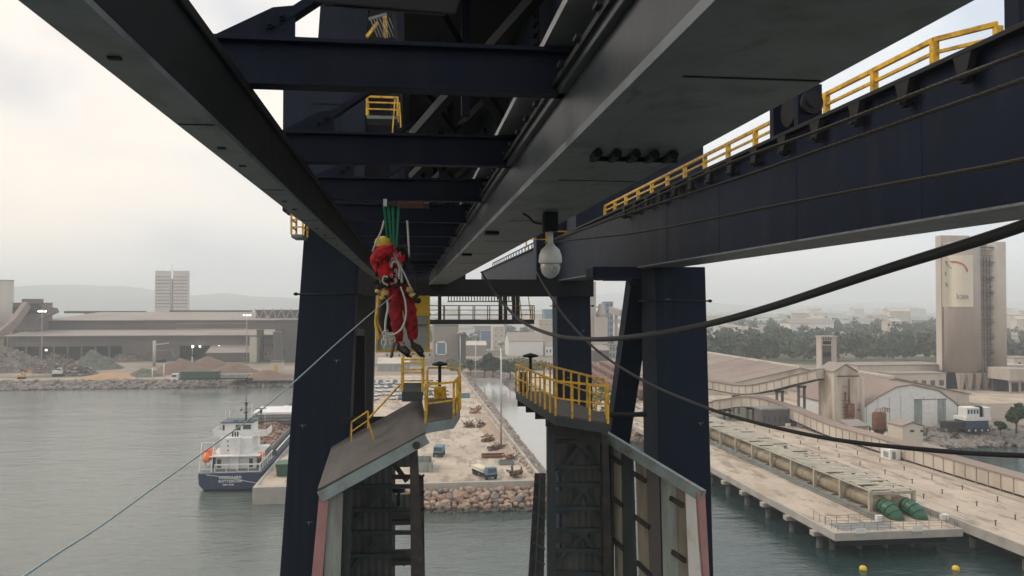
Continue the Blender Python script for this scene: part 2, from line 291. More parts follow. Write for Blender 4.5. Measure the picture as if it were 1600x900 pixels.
def land_mat():
    m = bpy.data.materials.new('industrial_land'); m.use_nodes = True; t = m.node_tree; N = t.nodes.new; L = t.links.new
    b = t.nodes['Principled BSDF']; b.inputs['Roughness'].default_value = .95
    tc = N('ShaderNodeTexCoord'); last = None
    def ns(sc, d=5):
        n = N('ShaderNodeTexNoise'); n.inputs['Scale'].default_value = sc; n.inputs['Detail'].default_value = d; L(tc.outputs['Object'], n.inputs[0]); return n.outputs[0]
    def mix(f, a, c, lo, hi):
        r = N('ShaderNodeMapRange'); r.inputs[1].default_value = lo; r.inputs[2].default_value = hi; L(f, r.inputs[0])
        x = N('ShaderNodeMixRGB'); L(r.outputs[0], x.inputs[0])
        if isinstance(a, tuple): x.inputs[1].default_value = (*a, 1)
        else: L(a, x.inputs[1])
        x.inputs[2].default_value = (*c, 1); return x.outputs[0]
    a = mix(ns(.05), (.30, .235, .18), (.21, .17, .135), .4, .6)
    a = mix(ns(.4), a, (.27, .24, .20), .5, .7)
    a = mix(ns(.012), a, (.09, .10, .055), .5, .56)
    # farmland and estates beyond the works
    s = N('ShaderNodeSeparateXYZ'); L(tc.outputs['Object'], s.inputs[0])
    vo = N('ShaderNodeTexVoronoi'); vo.inputs['Scale'].default_value = .006; L(tc.outputs['Object'], vo.inputs[0])
    far = mix(vo.outputs['Color'], (.05, .075, .045), (.34, .30, .25), .45, .62)
    r = N('ShaderNodeMapRange'); r.inputs[1].default_value = 650; r.inputs[2].default_value = 900; L(s.outputs[1], r.inputs[0])
    x = N('ShaderNodeMixRGB'); L(r.outputs[0], x.inputs[0]); L(a, x.inputs[1]); L(far, x.inputs[2])
    L(x.outputs[0], b.inputs['Base Color']); return m
FAR = 8500
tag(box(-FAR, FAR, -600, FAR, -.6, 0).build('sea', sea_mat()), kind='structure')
ch = mat('sky_pale_channel_water', (.34, .33, .29), .12, var=.08, scale=.03, bump=.08, bscale=.8, spec=.5); tag(box(25, 38.5, 150, 346, -.2, .012).build('channel_water', ch), kind='structure')  # pale base colour stands in for the sky mirrored in the calm channel
g = MB(); LZ = 2.5
def slab(mb, x0, x1, y0, y1, z1=LZ, z0=-.5): mb.box(x0, x1, y0, y1, z0, z1)
slab(g, -FAR + 5, -22.7, 322, FAR - 5); slab(g, -22.7, .5, 131, FAR - 5); slab(g, .5, 21, 126, FAR - 5); slab(g, 21, 41, 345, FAR - 5); slab(g, 41, 100, 184, FAR - 5); slab(g, 100, FAR - 5, 171, FAR - 5)
tag(g.build('ground', land_mat()), kind='structure')
pv = box(-22.6, 20.9, 131.1, 330, LZ, LZ + .03).build('quay_pavement', 'deck'); tag(pv, kind='structure'); tag(box(.55, 20.9, 126.45, 131.1, LZ, LZ + .03).build('quay_pavement', 'deck'), kind='structure')
tag(box(44, 330, 215, 330, LZ, LZ + .01).build('works_yard', 'deck'), kind='structure')
tag(box(-400, -23, 323, 336, LZ, LZ + .02).build('shore_road', mat('dusty_track', (.33, .26, .20), .95, var=.2, scale=.1)), kind='structure')

# hills: ridges with real depth, heights read off the skyline
def ridge(name, prof, Y, depth, ext=0):
    nx, ny = 90, 14; vs = []; fs = []
    xs = [at(p, 475, Y).x for p, _ in prof]; zs = [at(p, y, Y).z for p, y in prof]
    for j in range(ny + 1):
        t = j / ny; env = math.sin(math.pi * min(1, t * 1.0)) ** .8 if 0 < t < 1 else 0
        for i in range(nx + 1):
            x = xs[0] + (xs[-1] - xs[0]) * i / nx; k = 0
            while k < len(xs) - 2 and x > xs[k + 1]: k += 1
            f = (x - xs[k]) / (xs[k + 1] - xs[k]); f = f * f * (3 - 2 * f); z = zs[k] * (1 - f) + zs[k + 1] * f
            nz = mnoise.fractal(V((x * .0025, Y * .001 + t * 3, 0)), 1, 2, 4) * 14
            vs.append((x, Y - depth / 2 + depth * t, 2 + max(0, (z - 2) * env + nz * env * (1 if t != .5 else .3))))
    for j in range(ny):
        for i in range(nx): a = j * (nx + 1) + i; fs.append((a, a + 1, a + nx + 2, a + nx + 1))
    tag(MB().add(vs, fs, True).build(name, 'hillmat'), kind='structure')
ridge('hills', [(-500, 458), (-260, 450), (-60, 456), (20, 452), (70, 447), (110, 444), (160, 448), (215, 451), (250, 459), (300, 461), (345, 457), (400, 463), (470, 467), (560, 470), (700, 473)], 4300, 2200)
ridge('hills', [(640, 474), (820, 470), (900, 462), (960, 458), (1010, 462), (1100, 474), (1180, 478), (1300, 476), (1420, 473), (1560, 474), (1700, 470), (1900, 472)], 6000, 2600)

# haze: one closed box of thin even air
hz = bpy.data.materials.new('haze_air'); hz.use_nodes = True; t = hz.node_tree; t.nodes.clear()
o_ = t.nodes.new('ShaderNodeOutputMaterial'); p_ = t.nodes.new('ShaderNodeVolumePrincipled'); p_.inputs['Density'].default_value = HAZE
p_.inputs['Color'].default_value = (.93, .97, 1.0, 1); p_.inputs['Anisotropy'].default_value = .1; t.links.new(p_.outputs[0], o_.inputs['Volume'])
hb = box(-FAR - 50, FAR + 50, -650, FAR + 50, -1.6, 190).build('haze', hz); tag(hb, kind='stuff'); hb.visible_shadow = True

# ================================================================== THE CRANE (one machine)
D = lambda dz: H + dz
crane = thing('ship_unloader_crane', 'dark navy steel ship unloader crane whose boom and tall legs frame the view', 'crane', (0, 29, 0))
# narrow rail girder on the open side
b = MB().box(-1.31, -1.09, -3, 58, D(1.03), D(1.06)); b.m = 1
for y in (2.2, 4.9, 7.6, 10.3, 13, 16, 19): b.box(-1.30, -1.10, y, y + .012, D(1.026), D(1.031))
for y in (2.75, 3.6, 5.6, 6.3, 8.4, 9.1, 11.3, 12.4, 14.5): b.box(-1.24, -1.19, y, y + .035, D(1.022), D(1.031))
b.build('bottom_flange', ['under', 'dark'], crane)
b = MB().box(-1.29, -1.09, -3, 58, D(1.06), D(1.44)); b.box(-1.33, -1.07, -3, 58, D(1.44), D(1.5)); gr = b.build('rail_girder', 'dark', crane, bevel=.006)
# wide box girder beside it
b = MB().box(1.09, 2.06, -3, 58, D(1.12), D(1.15)); b.box(1.09, 1.30, -3, 58, D(1.095), D(1.12)); b.m = 1
for y in (3.9, 7.3, 10.9, 14.4, 18, 22, 27): b.box(1.32, 2.04, y, y + .02, D(1.116), D(1.121))
b.build('bottom_plate', ['under', 'dark'], crane)
b = MB().box(1.10, 2.05, -3, 58, D(1.15), D(1.50)); b.box(1.05, 2.05, -3, 58, D(1.50), D(1.56)); bgird = b.build('box_girder', 'navy_gloss', crane, bevel=.006)
for x in (1.36, 1.50, 1.64, 1.78, 1.92):
    b = MB(); b.beam((x - .02, 5.80, D(1.085)), (x + .01, 6.1, D(1.095)), .045, .045); b.cyl((x - .022, 5.77, D(1.083)), (x - .02, 5.82, D(1.084)), .032, 8); b.build('lug', 'dark', bgird)
MB().box(1.40, 2.03, 6.10, 6.13, D(1.085), D(1.118)).build('lug_plate', 'dark', bgird)
for y in (12.2, 17.5): MB().box(1.13, 1.33, y, y + .25, D(1.05), D(1.093)).build('pad', 'dark', bgird)
# cross beams: I sections carried on top of both rails, with gusset plates and diagonals
for k in range(17):
    y = 5.77 + 3.1 * k
    b = MB().box(-1.34, 1.32, y, y + .16, D(1.5), D(1.525)); b.box(-1.34, 1.32, y + .07, y + .09, D(1.525), D(1.80)); b.box(-1.34, 1.32, y, y + .16, D(1.80), D(1.83))
    cb = b.build('cross_beam', 'navy', crane, bevel=.003)
    if k < 8:
        p = [(-1.34, y + .07, D(1.832)), (-.78, y + .07, D(1.832)), (-.78, y + .07, D(2.07)), (-.93, y + .07, D(2.05))]
        gs = MB().prism(p, (0, .018, 0)).build('gusset_plate', 'navy', cb)
        b = MB()
        for (x, z) in ((-.87, 1.98), (-.95, 1.92)):
            b.cyl((x, y + .07, D(z)), (x, y + .04, D(z)), .028, 6); b.cyl((x, y + .045, D(z)), (x, y + .01, D(z)), .014, 8)
        b.build('bolt', 'navy', cb)
        MB().beam((-.93, y + .13, D(1.93)), (.35, y + .13, D(2.86)), .06, .13, (0, 1, 0)).build('diagonal_brace', 'navy', crane)
# deck of walkway plates over the boom, posts and cross bracing below it
b = MB().box(-.05, 3.0, 5, 27, D(3.0), D(3.08)); b.build('upper_deck', 'dark', crane)
b = MB().box(-.09, .02, 9.8, 27, D(2.75), D(3.0)); b.box(1.2, 1.32, 4, 27, D(2.08), D(2.98)); b.box(1.34, 1.38, 4, 40, D(1.60), D(2.98)); b.build('upper_girder', 'navy', crane, bevel=.005)
for i, y in enumerate((6.6, 9.7, 12.8, 15.9, 19, 22.1)):
    MB().beam((.0, y, D(2.7)), (1.2, y + 3, D(1.95)), .10, .10).build('lattice_brace', 'dark', crane)
    MB().beam((1.2, y, D(2.7)), (.05, y + 3, D(1.95)), .10, .10).build('lattice_brace', 'dark', crane)
    MB().beam((.55, y + 1.5, D(1.85)), (.55, y + 1.5, D(2.98)), .08, .08, (0, 1, 0)).build('post', 'navy', crane)
b = MB()
for y in (5.1, 5.45, 7.6, 10):
    b.box(1.19, 1.2, y, y + .015, D(2.09), D(2.97))
for y in (5.2, 5.28, 7.7, 7.78):
    for i in range(8): b.cyl((1.2, y, D(2.15 + i * .1)), (1.165, y, D(2.15 + i * .1)), .016, 6)
b.build('splice_bolts', 'dark', crane)
# cable tray with loose bundles
tr = MB().box(.95, 1.18, 4, 27, D(1.84), D(1.86)).box(.95, .965, 4, 27, D(1.86), D(1.90)).build('cable_tray', 'alu', crane)
for i in range(6):
    pts = [(1.0 + .03 * i + rnd.uniform(-.02, .02), 4 + j * .5, D(1.88 + rnd.uniform(-.005, .05))) for j in range(46)]
    MB().tube(pts, .011, 5).build('cable', 'alu' if i in (1, 4) else 'rubber', tr)
# trolley rail lip with clips
b = MB().box(1.02, 1.05, 3, 43, D(1.56), D(1.60))
for i in range(60): b.box(.99, 1.05, 3.2 + .55 * i, 3.3 + .55 * i, D(1.60), D(1.625))
b.build('rail', 'dark', crane)
# floodlight tray hanging over the first cross beam
ft = MB().hexa([(-.47, 4.1, D(1.47)), (.23, 4.1, D(1.44)), (.17, 4.5, D(1.585)), (-.40, 4.5, D(1.61)), (-.50, 4.1, D(1.57)), (.26, 4.1, D(1.54)), (.26, 4.5, D(1.70)), (-.5, 4.5, D(1.72))]).build('drip_tray', 'dark', crane, bevel=.01)
MB().hexa([tuple(V(p)) for p in [(-.42, 4.14, D(1.465)), (.18, 4.14, D(1.445)), (.13, 4.46, D(1.56)), (-.36, 4.46, D(1.585)), (-.42, 4.14, D(1.475)), (.18, 4.14, D(1.455)), (.13, 4.46, D(1.57)), (-.36, 4.46, D(1.595))]]).build('lining', 'under', ft)

# the big outer girder with walkway
b = MB().box(8.3, 9.6, -3, 95, D(1.40), D(3.72)); b.m = 1
for y in (4.5, 8.6, 12.6, 17, 21.5, 26): b.box(8.294, 8.302, y, y + .015, D(1.42), D(3.7))
bigg = b.build('main_girder', ['navy', 'navy_leg'], crane)
MB().box(8.25, 9.66, -3, 95, D(1.36), D(1.40)).build('soffit_plate', 'under', bigg)
MB().box(8.14, 9.75, -3, 95, D(3.72), D(3.80)).build('top_flange', 'dark', bigg, bevel=.01)
for i in range(15):
    y = 9.8 + i * 1.5
    b = MB().prism([(8.1, y - .2, D(3.7)), (8.1, y + .2, D(3.7)), (8.1, y + .06, D(3.28)), (8.1, y - .06, D(3.28))], (.12, 0, 0)); b.cyl((8.02, y, D(3.36)), (8.28, y, D(3.36)), .05, 10)
    b.build('rope_guide', 'dark', bigg)
rails(crane, [(9.5, 39.6, D(3.8)), (9.5, 14.0, D(3.8)), (10.15, 13.2, D(3.85))], 1.08, 1.9, .085, mid=1, pw=.12, lv=[.74])
rails(crane, [(9.5, 94, D(3.8)), (9.5, 43, D(3.8))], 1.02, 1.9, .08, mt='blackiron', mid=1)
b = MB().box(8.2, 8.75, 16.7, 16.9, D(3.8), D(4.72)); b.box(8.2, 8.75, 17.9, 18.1, D(3.8), D(4.72)); b.box(8.2, 8.75, 16.9, 17.9, D(4.68), D(4.74)); sb = b.build('sheave_bracket', 'navy', bigg, bevel=.015)
b = MB().cyl((8.44, 16.7, D(4.28)), (8.44, 16.45, D(4.28)), .12, 12); b.cyl((8.44, 16.6, D(4.28)), (8.44, 16.52, D(4.28)), .24, 20); b.build('sheave_pin', 'dark', sb)
MB().cyl((8.3, 17.4, D(4.28)), (8.65, 17.4, D(4.28)), .34, 24).build('sheave', 'dark', sb)
MB().box(8.95, 9.25, 11.2, 11.5, D(3.8), D(9)).build('stay_post', 'navy', bigg)

# legs: tapering box columns, one mesh each, with ring bars and inner faces
def leg(pxl, pxr, pyA, pyB, Y, dep, ztop=None, name='leg', m='navy_leg', bar=None):
    """pxl/pxr = (x at pyA, x at pyB) of the edges of the water-side face"""
    def edge(p, z):
        a, c = at(p[0], pyA, Y), at(p[1], pyB, Y); return a.x + (c.x - a.x) * (z - a.z) / (c.z - a.z)
    zt = ztop or D(20); zb = 2.6 if Y > 60 else 3
    vs = []
    for z in (zb, zt):
        x0, x1 = edge(pxl, z), edge(pxr, z); vs += [(x0, Y, z), (x1, Y, z), (x1, Y + dep, z), (x0, Y + dep, z)]
    o = MB().hexa(vs).build(name, m, crane, bevel=.03)
    if bar:
        z = at(800, bar, Y).z; x0, x1 = edge(pxl, z), edge(pxr, z)
        b = MB().cyl((x0 - .12, Y - .05, z), (x1 + .12, Y - .05, z), .028, 8); b.cyl((x0 - .12, Y - .05, z), (x0 - .12, Y + dep, z), .028, 8); b.lathe((x0 - .12, Y - .05, z - .06), [(.01, 0), (.08, .03), (.08, .09), (.01, .12)], 10); b.lathe((x1 + .12, Y - .05, z - .06), [(.01, 0), (.08, .03), (.08, .09), (.01, .12)], 10)
        b.build('grab_bar', 'dark', o)
        g = random.Random(int(Y * 7 + pxl[0]))
        for i in range(4):
            zz = D(g.uniform(-9, 6)); xx = edge(pxl, zz) + g.uniform(.3, 1.7); b = MB(); b.box(xx, xx + .22, Y - .006, Y, zz, zz + .012); b.box(xx + .08, xx + .1, Y - .03, Y, zz - .08, zz + .02); b.build('weld_stub', 'tealgrey', o)
    return o
lgL = leg((475, 437), (560, 536), 365, 900, 29, 1.5, bar=460)
lgR = leg((1024, 1032), (1102, 1115), 415, 900, 29, 1.9, D(1.388), bar=470)
leg((870, 872), (922, 926), 445, 640, 46, 1.6, D(1.2), bar=478)
leg((531, 528), (587, 582), 430, 640, 46, 1.6, D(1.2), m='dark')
MB().beam((8.85, 31.2, D(.9)), (9.3, 46, D(-24)), .75, .9, (1, 0, 0)).build('leg_brace', 'navy_leg', crane, bevel=.02)
MB().beam((-2.0, 31.5, D(-1)), (-2.5, 46, D(-24)), .5, .8, (1, 0, 0)).build('leg_brace', 'dark', crane, bevel=.02)
MB().box(-3.6, 10.2, 45.2, 46, D(.48), D(1.42)).build('portal_beam', 'dark', crane, bevel=.02)
MB().box(-3.6, 3.1, 45.3, 45.95, D(1.425), D(3.2)).build('portal_web', 'dark', crane)
MB().box(6.6, 8.4, 29.4, 30.6, D(.98), D(1.4)).build('portal_beam', 'navy', crane, bevel=.02)
MB().box(7.0, 8.0, 29.2, 29.5, D(.88), D(1.0)).build('beam_shoe', 'dark', crane)
MB().box(-1.6, -.9, 29.4, 30.4, D(1.5), D(2.3)).build('portal_beam', 'navy', crane, bevel=.02)
z = at(800, 652, 29).z
MB().cyl((6.6, 29.2, z), (8.5, 29.2, z), .09, 8).build('tie_bar', 'dark', crane); MB().box(-2.3, .45, 28.9, 29.05, z - .1, z + .1).build('tie_bar', 'dark', crane)
# housing on the tower and the machinery house between the legs
p0, p1 = at(441, 330, 27.6), at(571, 90, 27.6)
th = MB().box(p0.x, p1.x, 27.6, 28.97, p0.z, p1.z).build('tower_housing', 'navy_leg', crane, bevel=.03)
a0, a1 = at(483, 205, 27.6), at(533, 161, 27.6)
b = MB().box(a0.x, a1.x, 27.56, 27.6, a1.z - .05, a1.z); b.box(a0.x, a0.x + .05, 27.56, 27.6, a0.z, a1.z - .05); b.box(a1.x - .05, a1.x, 27.56, 27.6, a0.z, a1.z - .05); b.build('hatch_frame', 'navy', th)
mh = MB().box(-.62, 3.2, 27.3, 34, D(1.9), D(14)).build('machinery_house', 'navy', crane, bevel=.03)
MB().box(-1.7, -.625, 29.4, 33, D(2.35), D(14)).build('stair_well', 'dark', crane)
b = MB()
for i in range(5): b.beam((-.6 + i * .75, 27.25, D(2.2)), (.1 + i * .75, 27.25, D(10.5)), .12, .1, (0, 1, 0)); b.beam((.3 + i * .75, 27.15, D(2.2)), (-.6 + i * .75, 27.15, D(10.5)), .12, .1, (0, 1, 0))
b.build('lattice_brace', 'dark', mh)
a = at(700, 186, 26.8); MB().prism([at(683, 188, 26.9), at(697, 190, 26.9), at(717, 166, 26.9), at(716, 158, 26.9), at(690, 176, 26.9)], (0, .2, 0)).build('deflector_plate', 'alu', mh)
p0, p1 = at(900, 346, 40.6), at(1099, 200, 40.6)
MB().box(p0.x, p1.x, 40.6, 43, D(3.82), D(20)).build('machinery_house', 'navy_leg', crane, bevel=.03)
p0, p1 = at(838, 346, 46.3), at(962, 346, 46.3)
MB().box(p0.x, p1.x, 46.3, 47.5, D(1.44), D(9)).build('machinery_house', 'navy_leg', crane, bevel=.03)
rails(crane, [(p0.x - .6, 46.1, D(3.2)), (p1.x + .5, 46.1, D(3.2))], 1.0, 1.2, .07, mid=1)
# yellow access platforms in the tower
def apl(px0, px1, pyf, Y, dy, h):
    a, c = at(px0, pyf, Y), at(px1, pyf, Y)
    pl = MB().box(a.x, c.x, Y, Y + dy, a.z - .1, a.z).build('access_platform', 'under', crane)
    rails(pl, [(a.x, Y + dy, a.z), (a.x, Y + .03, a.z), (c.x, Y + .03, a.z), (c.x, Y + dy, a.z)], h, .8, .06); return pl
apl(573, 621, 180, 26.2, .9, .62)
a, c = at(612, 210, 26.1), at(608, 155, 26.1)
b = MB().beam(at(613, 210, 26.1), at(617, 155, 26.1), .04, .04, (0, 1, 0)); b.beam(at(627, 210, 26.1), at(624, 160, 26.1), .04, .04, (0, 1, 0)); b.build('ladder', 'yellow', crane)
ap = apl(455, 473, 366, 26.8, 1.2, .7)
b = MB()
for i in range(7):
    b.beam(at(578 + i * 5, 28, 27.2), at(590 + i * 5, 58, 27.2), .03, .03, (0, 1, 0))
b.beam(at(576, 30, 27.25), at(604, 22, 27.25), .08, .08); b.build('stair_rail', 'hullgrey', crane)
b = MB().beam(at(573, 58, 27.3), at(590, 36, 27.3), .16, .1); b.beam(at(603, 60, 27.3), at(601, 25, 27.3), .14, .14, (0, 1, 0)); b.build('stair_stringer', 'yellow', crane)
b = MB().beam(at(607, 280, 26), at(624, 262, 26), .03, .03, (0, 1, 0)); b.beam(at(632, 280, 26), at(636, 255, 26), .03, .03, (0, 1, 0)); b.build('hand_rod', 'alu', crane)
# maintenance walkway hanging across at the rear
Y = 44; a, c = at(671, 503, Y), at(835, 503, Y)
wk = MB().box(a.x, c.x, Y, Y + 1.3, a.z - .13, a.z + .1).build('hanging_walkway', 'blackiron', crane, bevel=.01)
rails(wk, [(a.x, Y + .05, a.z + .1), (c.x, Y + .05, a.z + .1), (c.x, Y + 1.25, a.z + .1), (a.x, Y + 1.25, a.z + .1)], .78, .78, .045, mt='rust')
for px in (687, 782, 790, 803, 809):
    p = at(px, 503, Y + .3); MB().box(p.x - .09, p.x + .09, p.y, p.y + .16, p.z, D(.55)).build('hanger', 'blackiron', wk)
for px in (816, 830):
    p = at(px, 503, Y + .3); MB().beam((p.x, p.y, p.z), (p.x - .15, p.y, p.z + 1.35), .05, .05, (0, 1, 0)).build('ladder_rail', 'yellow', wk)
b = MB()
for i in range(24):
    p = at(700 + i * 4.5, 470, Y + .6); b.box(p.x, p.x + .05, p.y, p.y + .05, p.z - .03, D(.5))
b.box(at(700, 470, Y).x, at(806, 470, Y).x, Y + .6, Y + .65, at(700, 470, Y).z - .06, at(700, 470, Y).z); b.build('grating_edge', 'rust', wk)
# operator cab on its trolley
cb = thing('operator_cab', 'yellow operator cab hanging under the boom behind the roped worker', 'cab', (-.3, 36, D(-2)))
a, c = at(587, 548, 36), at(672, 462, 36)
x0, x1, zb, zt = a.x, c.x, a.z, c.z; zw0, zw1 = at(0, 546, 36).z, at(0, 512, 36).z; zr = at(0, 490, 36).z
b = MB().box(x0, x1, 36.1, 38, zr, zt); b.box(x0 - .04, x1 + .04, 36.0, 38.1, zr - .12, zr); b.box(x0, x1, 36.1, 38, zb - .08, zb); b.box(x0, x0 + .09, 36.1, 38, zb, zr - .12); b.box(x1 - .09, x1, 36.1, 38, zb, zr - .12); b.box(x0 + .09, x1 - .09, 37.9, 38, zb, zr - .12)
b.build('cab_shell', 'cabyellow', cb, bevel=.01)
wd = MB().box(x0 + .09, x1 - .09, 36.25, 36.27, zb, zr - .12).build('window', 'paleglass', cb)
b = MB()
for x in (x0 + .75, x0 + 1.5, x1 - .75): b.box(x - .03, x + .03, 36.2, 36.25, zb, zr - .12)
b.box(x0 + .09, x1 - .09, 36.18, 36.25, zw1, zw1 + .1); b.build('window_frame', 'creampanel', wd)
MB().box(x1 - .62, x1 - .2, 36.6, 37.0, zb + .05, zb + .75).build('seat', 'black', cb)
b = MB()
for i in range(4): b.box(x0 + .2 + i * .5, x0 + .26 + i * .5, 36.3, 37.6, zt, D(1.5))
b.build('hanger', 'dark', cb)

# ================================================================== HOPPER WIND WALLS
def corr(mb, p, q, z0, z1, pitch=.22, dep=.05, zf=None):
    """corrugated sheet between plan points p and q"""
    p, q = V(p), V(q); n = max(2, int((q - p).length / pitch * 2)); d = (q - p).normalized(); nn = V((d.y, -d.x)); vs = []
    for i in range(n + 1):
        c = p.lerp(q, i / n) + nn * (dep / 2 * (1 if i % 2 else -1)); t = i / n
        vs += [(c.x, c.y, z0), (c.x, c.y, zf(t) if zf else z1)]
    return mb.add(vs, [(2 * i, 2 * i + 2, 2 * i + 3, 2 * i + 1) for i in range(n)])
ZB = 6
hw = thing('hopper_wind_wall', 'roofed hopper wall in front of the nearer crane leg, brown sheet roof with teal fascia', 'hopper wall', (-1, 26, ZB))
A, B = at(500, 768, 24), at(667, 676, 24); A2, B2 = A + V((0, 4.6, .4)), B + V((-.1, 4.6, .45))
roof = MB().prism([A + V((-.06, -.08, .02)), B + V((.05, -.08, .02)), B2 + V((0, 0, .02)), A2 + V((-.1, 0, .02))], (0, 0, .07)).build('roof', 'roofsheet', hw, bevel=.01)
fdir = (B - A).normalized(); b = MB().beam(A + V((0, -.02, -.15)), B + V((0, -.02, -.15)), .12, .32); b.build('fascia_beam', 'tealgrey', hw, bevel=.012)
MB().cyl((B.x - .3, 23.9, B.z - .33), (B.x - .3, 23.8, B.z - .33), .11, 12).build('shackle', 'blackiron', hw)
def post(par, pt, pb, Y, dep, m, name='post'):
    """post with its top edge pt=(x0,x1,y) and bottom pb=(x0,x1,y) in its own plane, carried on down to the hopper"""
    a, c = at(pt[0], pt[2], Y), at(pt[1], pt[2], Y); e, f = at(pb[0], pb[2], Y), at(pb[1], pb[2], Y)
    k = (a.z - ZB) / (a.z - e.z); e = a + (e - a) * k; f = c + (f - c) * k
    return MB().hexa([e, f, f + V((0, dep, 0)), e + V((0, dep, 0)), a, c, c + V((0, dep, 0)), a + V((0, dep, 0))]).build(name, m, par, bevel=.012)
post(hw, (499, 514, 772), (487, 504, 900), 24.0, .12, 'pink', 'corner_post')
post(hw, (514, 536, 770), (506, 532, 900), 24.14, .1, 'palepanel', 'side_panel')
post(hw, (537, 541, 750), (533, 538, 900), 24.5, .1, 'blackiron')
post(hw, (541, 551, 744), (536, 546, 900), 24.8, .2, 'darkteal')
post(hw, (640, 652, 690), (642, 663, 900), 24.1, .3, 'blackiron')
xl, xr = at(545, 700, 28.2).x, at(618, 700, 28.2).x; zl, zr_ = at(545, 735, 28.2).z, at(640, 672, 28.2).z
sh = corr(MB(), (xl - .3, 28.2), (xr, 28.2), ZB, 0, zf=lambda t: zl + (zr_ - zl) * t * .93).build('cladding', 'cladding', hw)
corr(MB(), (xr, 28.2), (at(645, 700, 28.2).x, 28.2), at(0, 745, 28.2).z, 0, zf=lambda t: zl + (zr_ - zl) * (.9 + .1 * t)).build('cladding', 'cladding', hw)
corr(MB(), (xr, 28.2), (at(645, 700, 28.2).x, 28.2), at(0, 835, 28.2).z, at(0, 790, 28.2).z).build('cladding', 'cladding', hw)
corr(MB(), (A.x + .15, 24.4), (xl - .3, 28.2), ZB, 0, zf=lambda t: A.z - .3 + .35 * t).build('cladding', 'palepanel', hw)
def bracing(par, ys, x0, x1, apex, Y, m='darkteal', w=.13, vb=True):
    for y in ys:
        a, c = at(x0, y, Y), at(x1, y, Y); MB().beam(a, c, .12, w).build('cross_rail', m, par)
    if vb:
        for (xa, ya, xb, yb, xc, yc) in apex:
            MB().beam(at(xb, yb, Y + .14), at(xa, ya, Y + .14), .1, .15).build('brace', 'darkteal', par); MB().beam(at(xa, ya, Y + .14), at(xc, yc, Y + .14), .1, .15).build('brace', m, par)
            p = at(xa, ya, Y - .04); MB().prism([p + V((-.2, 0, .07)), p + V((-.1, 0, -.14)), p + V((.1, 0, -.14)), p + V((.2, 0, .07))], (0, .03, 0)).build('gusset_plate', m, par)
bracing(hw, (760, 797, 832, 868, 905, 940), 540, 645, [(592, 766, 546, 828, 628, 806), (590, 841, 544, 896, 634, 882), (590, 915, 544, 970, 634, 956)], 27.8)
bracing(hw, (745, 800, 812), 612, 658, [(612, 720, 608, 715, 636, 752)], 26.5, m='blackiron')
b = MB()
for y in (805, 815, 866, 878): a = at(612, y, 26); b.box(a.x, a.x + .9, 26, 26.5, a.z - .12, a.z)
b.build('catwalk_edge', 'blackiron', hw)
for yy in (660, 790, 850):
    pass
a = at(623, 770, 26.3); b = MB().cyl(a + V((0, 0, -.4)), a, .05, 8); b.lathe(a, [(.02, 0), (.2, .03), (.2, .1), (.02, .13)], 14); b.build('lamp_head', 'dark', hw)
fl = post(hw, (651, 662, 745), (650, 664, 900), 25.5, .1, 'blackiron', 'flap_frame')
b = MB()
for i in range(12): a = at(651, 750 + i * 26, 25.42); b.beam(a, at(663, 742 + i * 26, 25.42), .06, .06)
b.build('flap_rib', 'dark', fl)
# landing with railing, ladder rails and light pole at the roof peak
z0 = B.z + .28
def zp(px, py, z): return gz(px, py, z)
Pq = [zp(665, 662, z0), zp(709, 655, z0), zp(719, 640, z0), zp(717, 622, z0), zp(668, 622, z0)]
ld = MB().prism([p + V((0, 0, -.28)) for p in Pq], (0, 0, .28)).build('landing', 'tealgrey', hw, bevel=.01)
MB().prism([p + (sum(Pq, V()) / 5 - p) * .04 + V((0, 0, .003)) for p in Pq], (0, 0, .02)).build('deck_plate', 'roofsheet', ld)
rails(hw, Pq + [Pq[0]], 1.12, .95, .055, mid=1, pw=.07)
z1 = z0 + .75; Q = [zp(628, 612, z1), zp(660, 612, z1), zp(662, 598, z1), zp(630, 598, z1)]
ld2 = MB().prism([p + V((0, 0, -.3)) for p in Q], (0, 0, .3)).build('landing', 'darkteal', hw)
rails(hw, [Q[1], Q[0], Q[3], Q[2]], 1.0, .9, .06)
MB().beam(at(628, 598, 28.4), at(575, 655, 26.2), .045, .045).build('stair_rail', 'yellow', hw)
MB().beam(at(575, 657, 26.2), at(585, 690, 26.2), .045, .045).build('stair_rail', 'yellow', hw)
rails(hw, [at(549, 690, 25.5), at(575, 672, 25.5)], .6, .9, .04, mid=1)
a = zp(687, 622, z0); b = MB().cyl(a, a + V((0, 0, 1.15)), .06, 8); b.lathe(a + V((0, 0, 1.15)), [(.03, 0), (.27, .04), (.29, .1), (.1, .16), (.02, .18)], 16); b.build('light_pole', 'dark', hw)
MB().box(a.x - .22, a.x + .22, a.y - .5, a.y - .2, a.z + .02, a.z + .45).build('control_box', 'yellow', hw, bevel=.02)

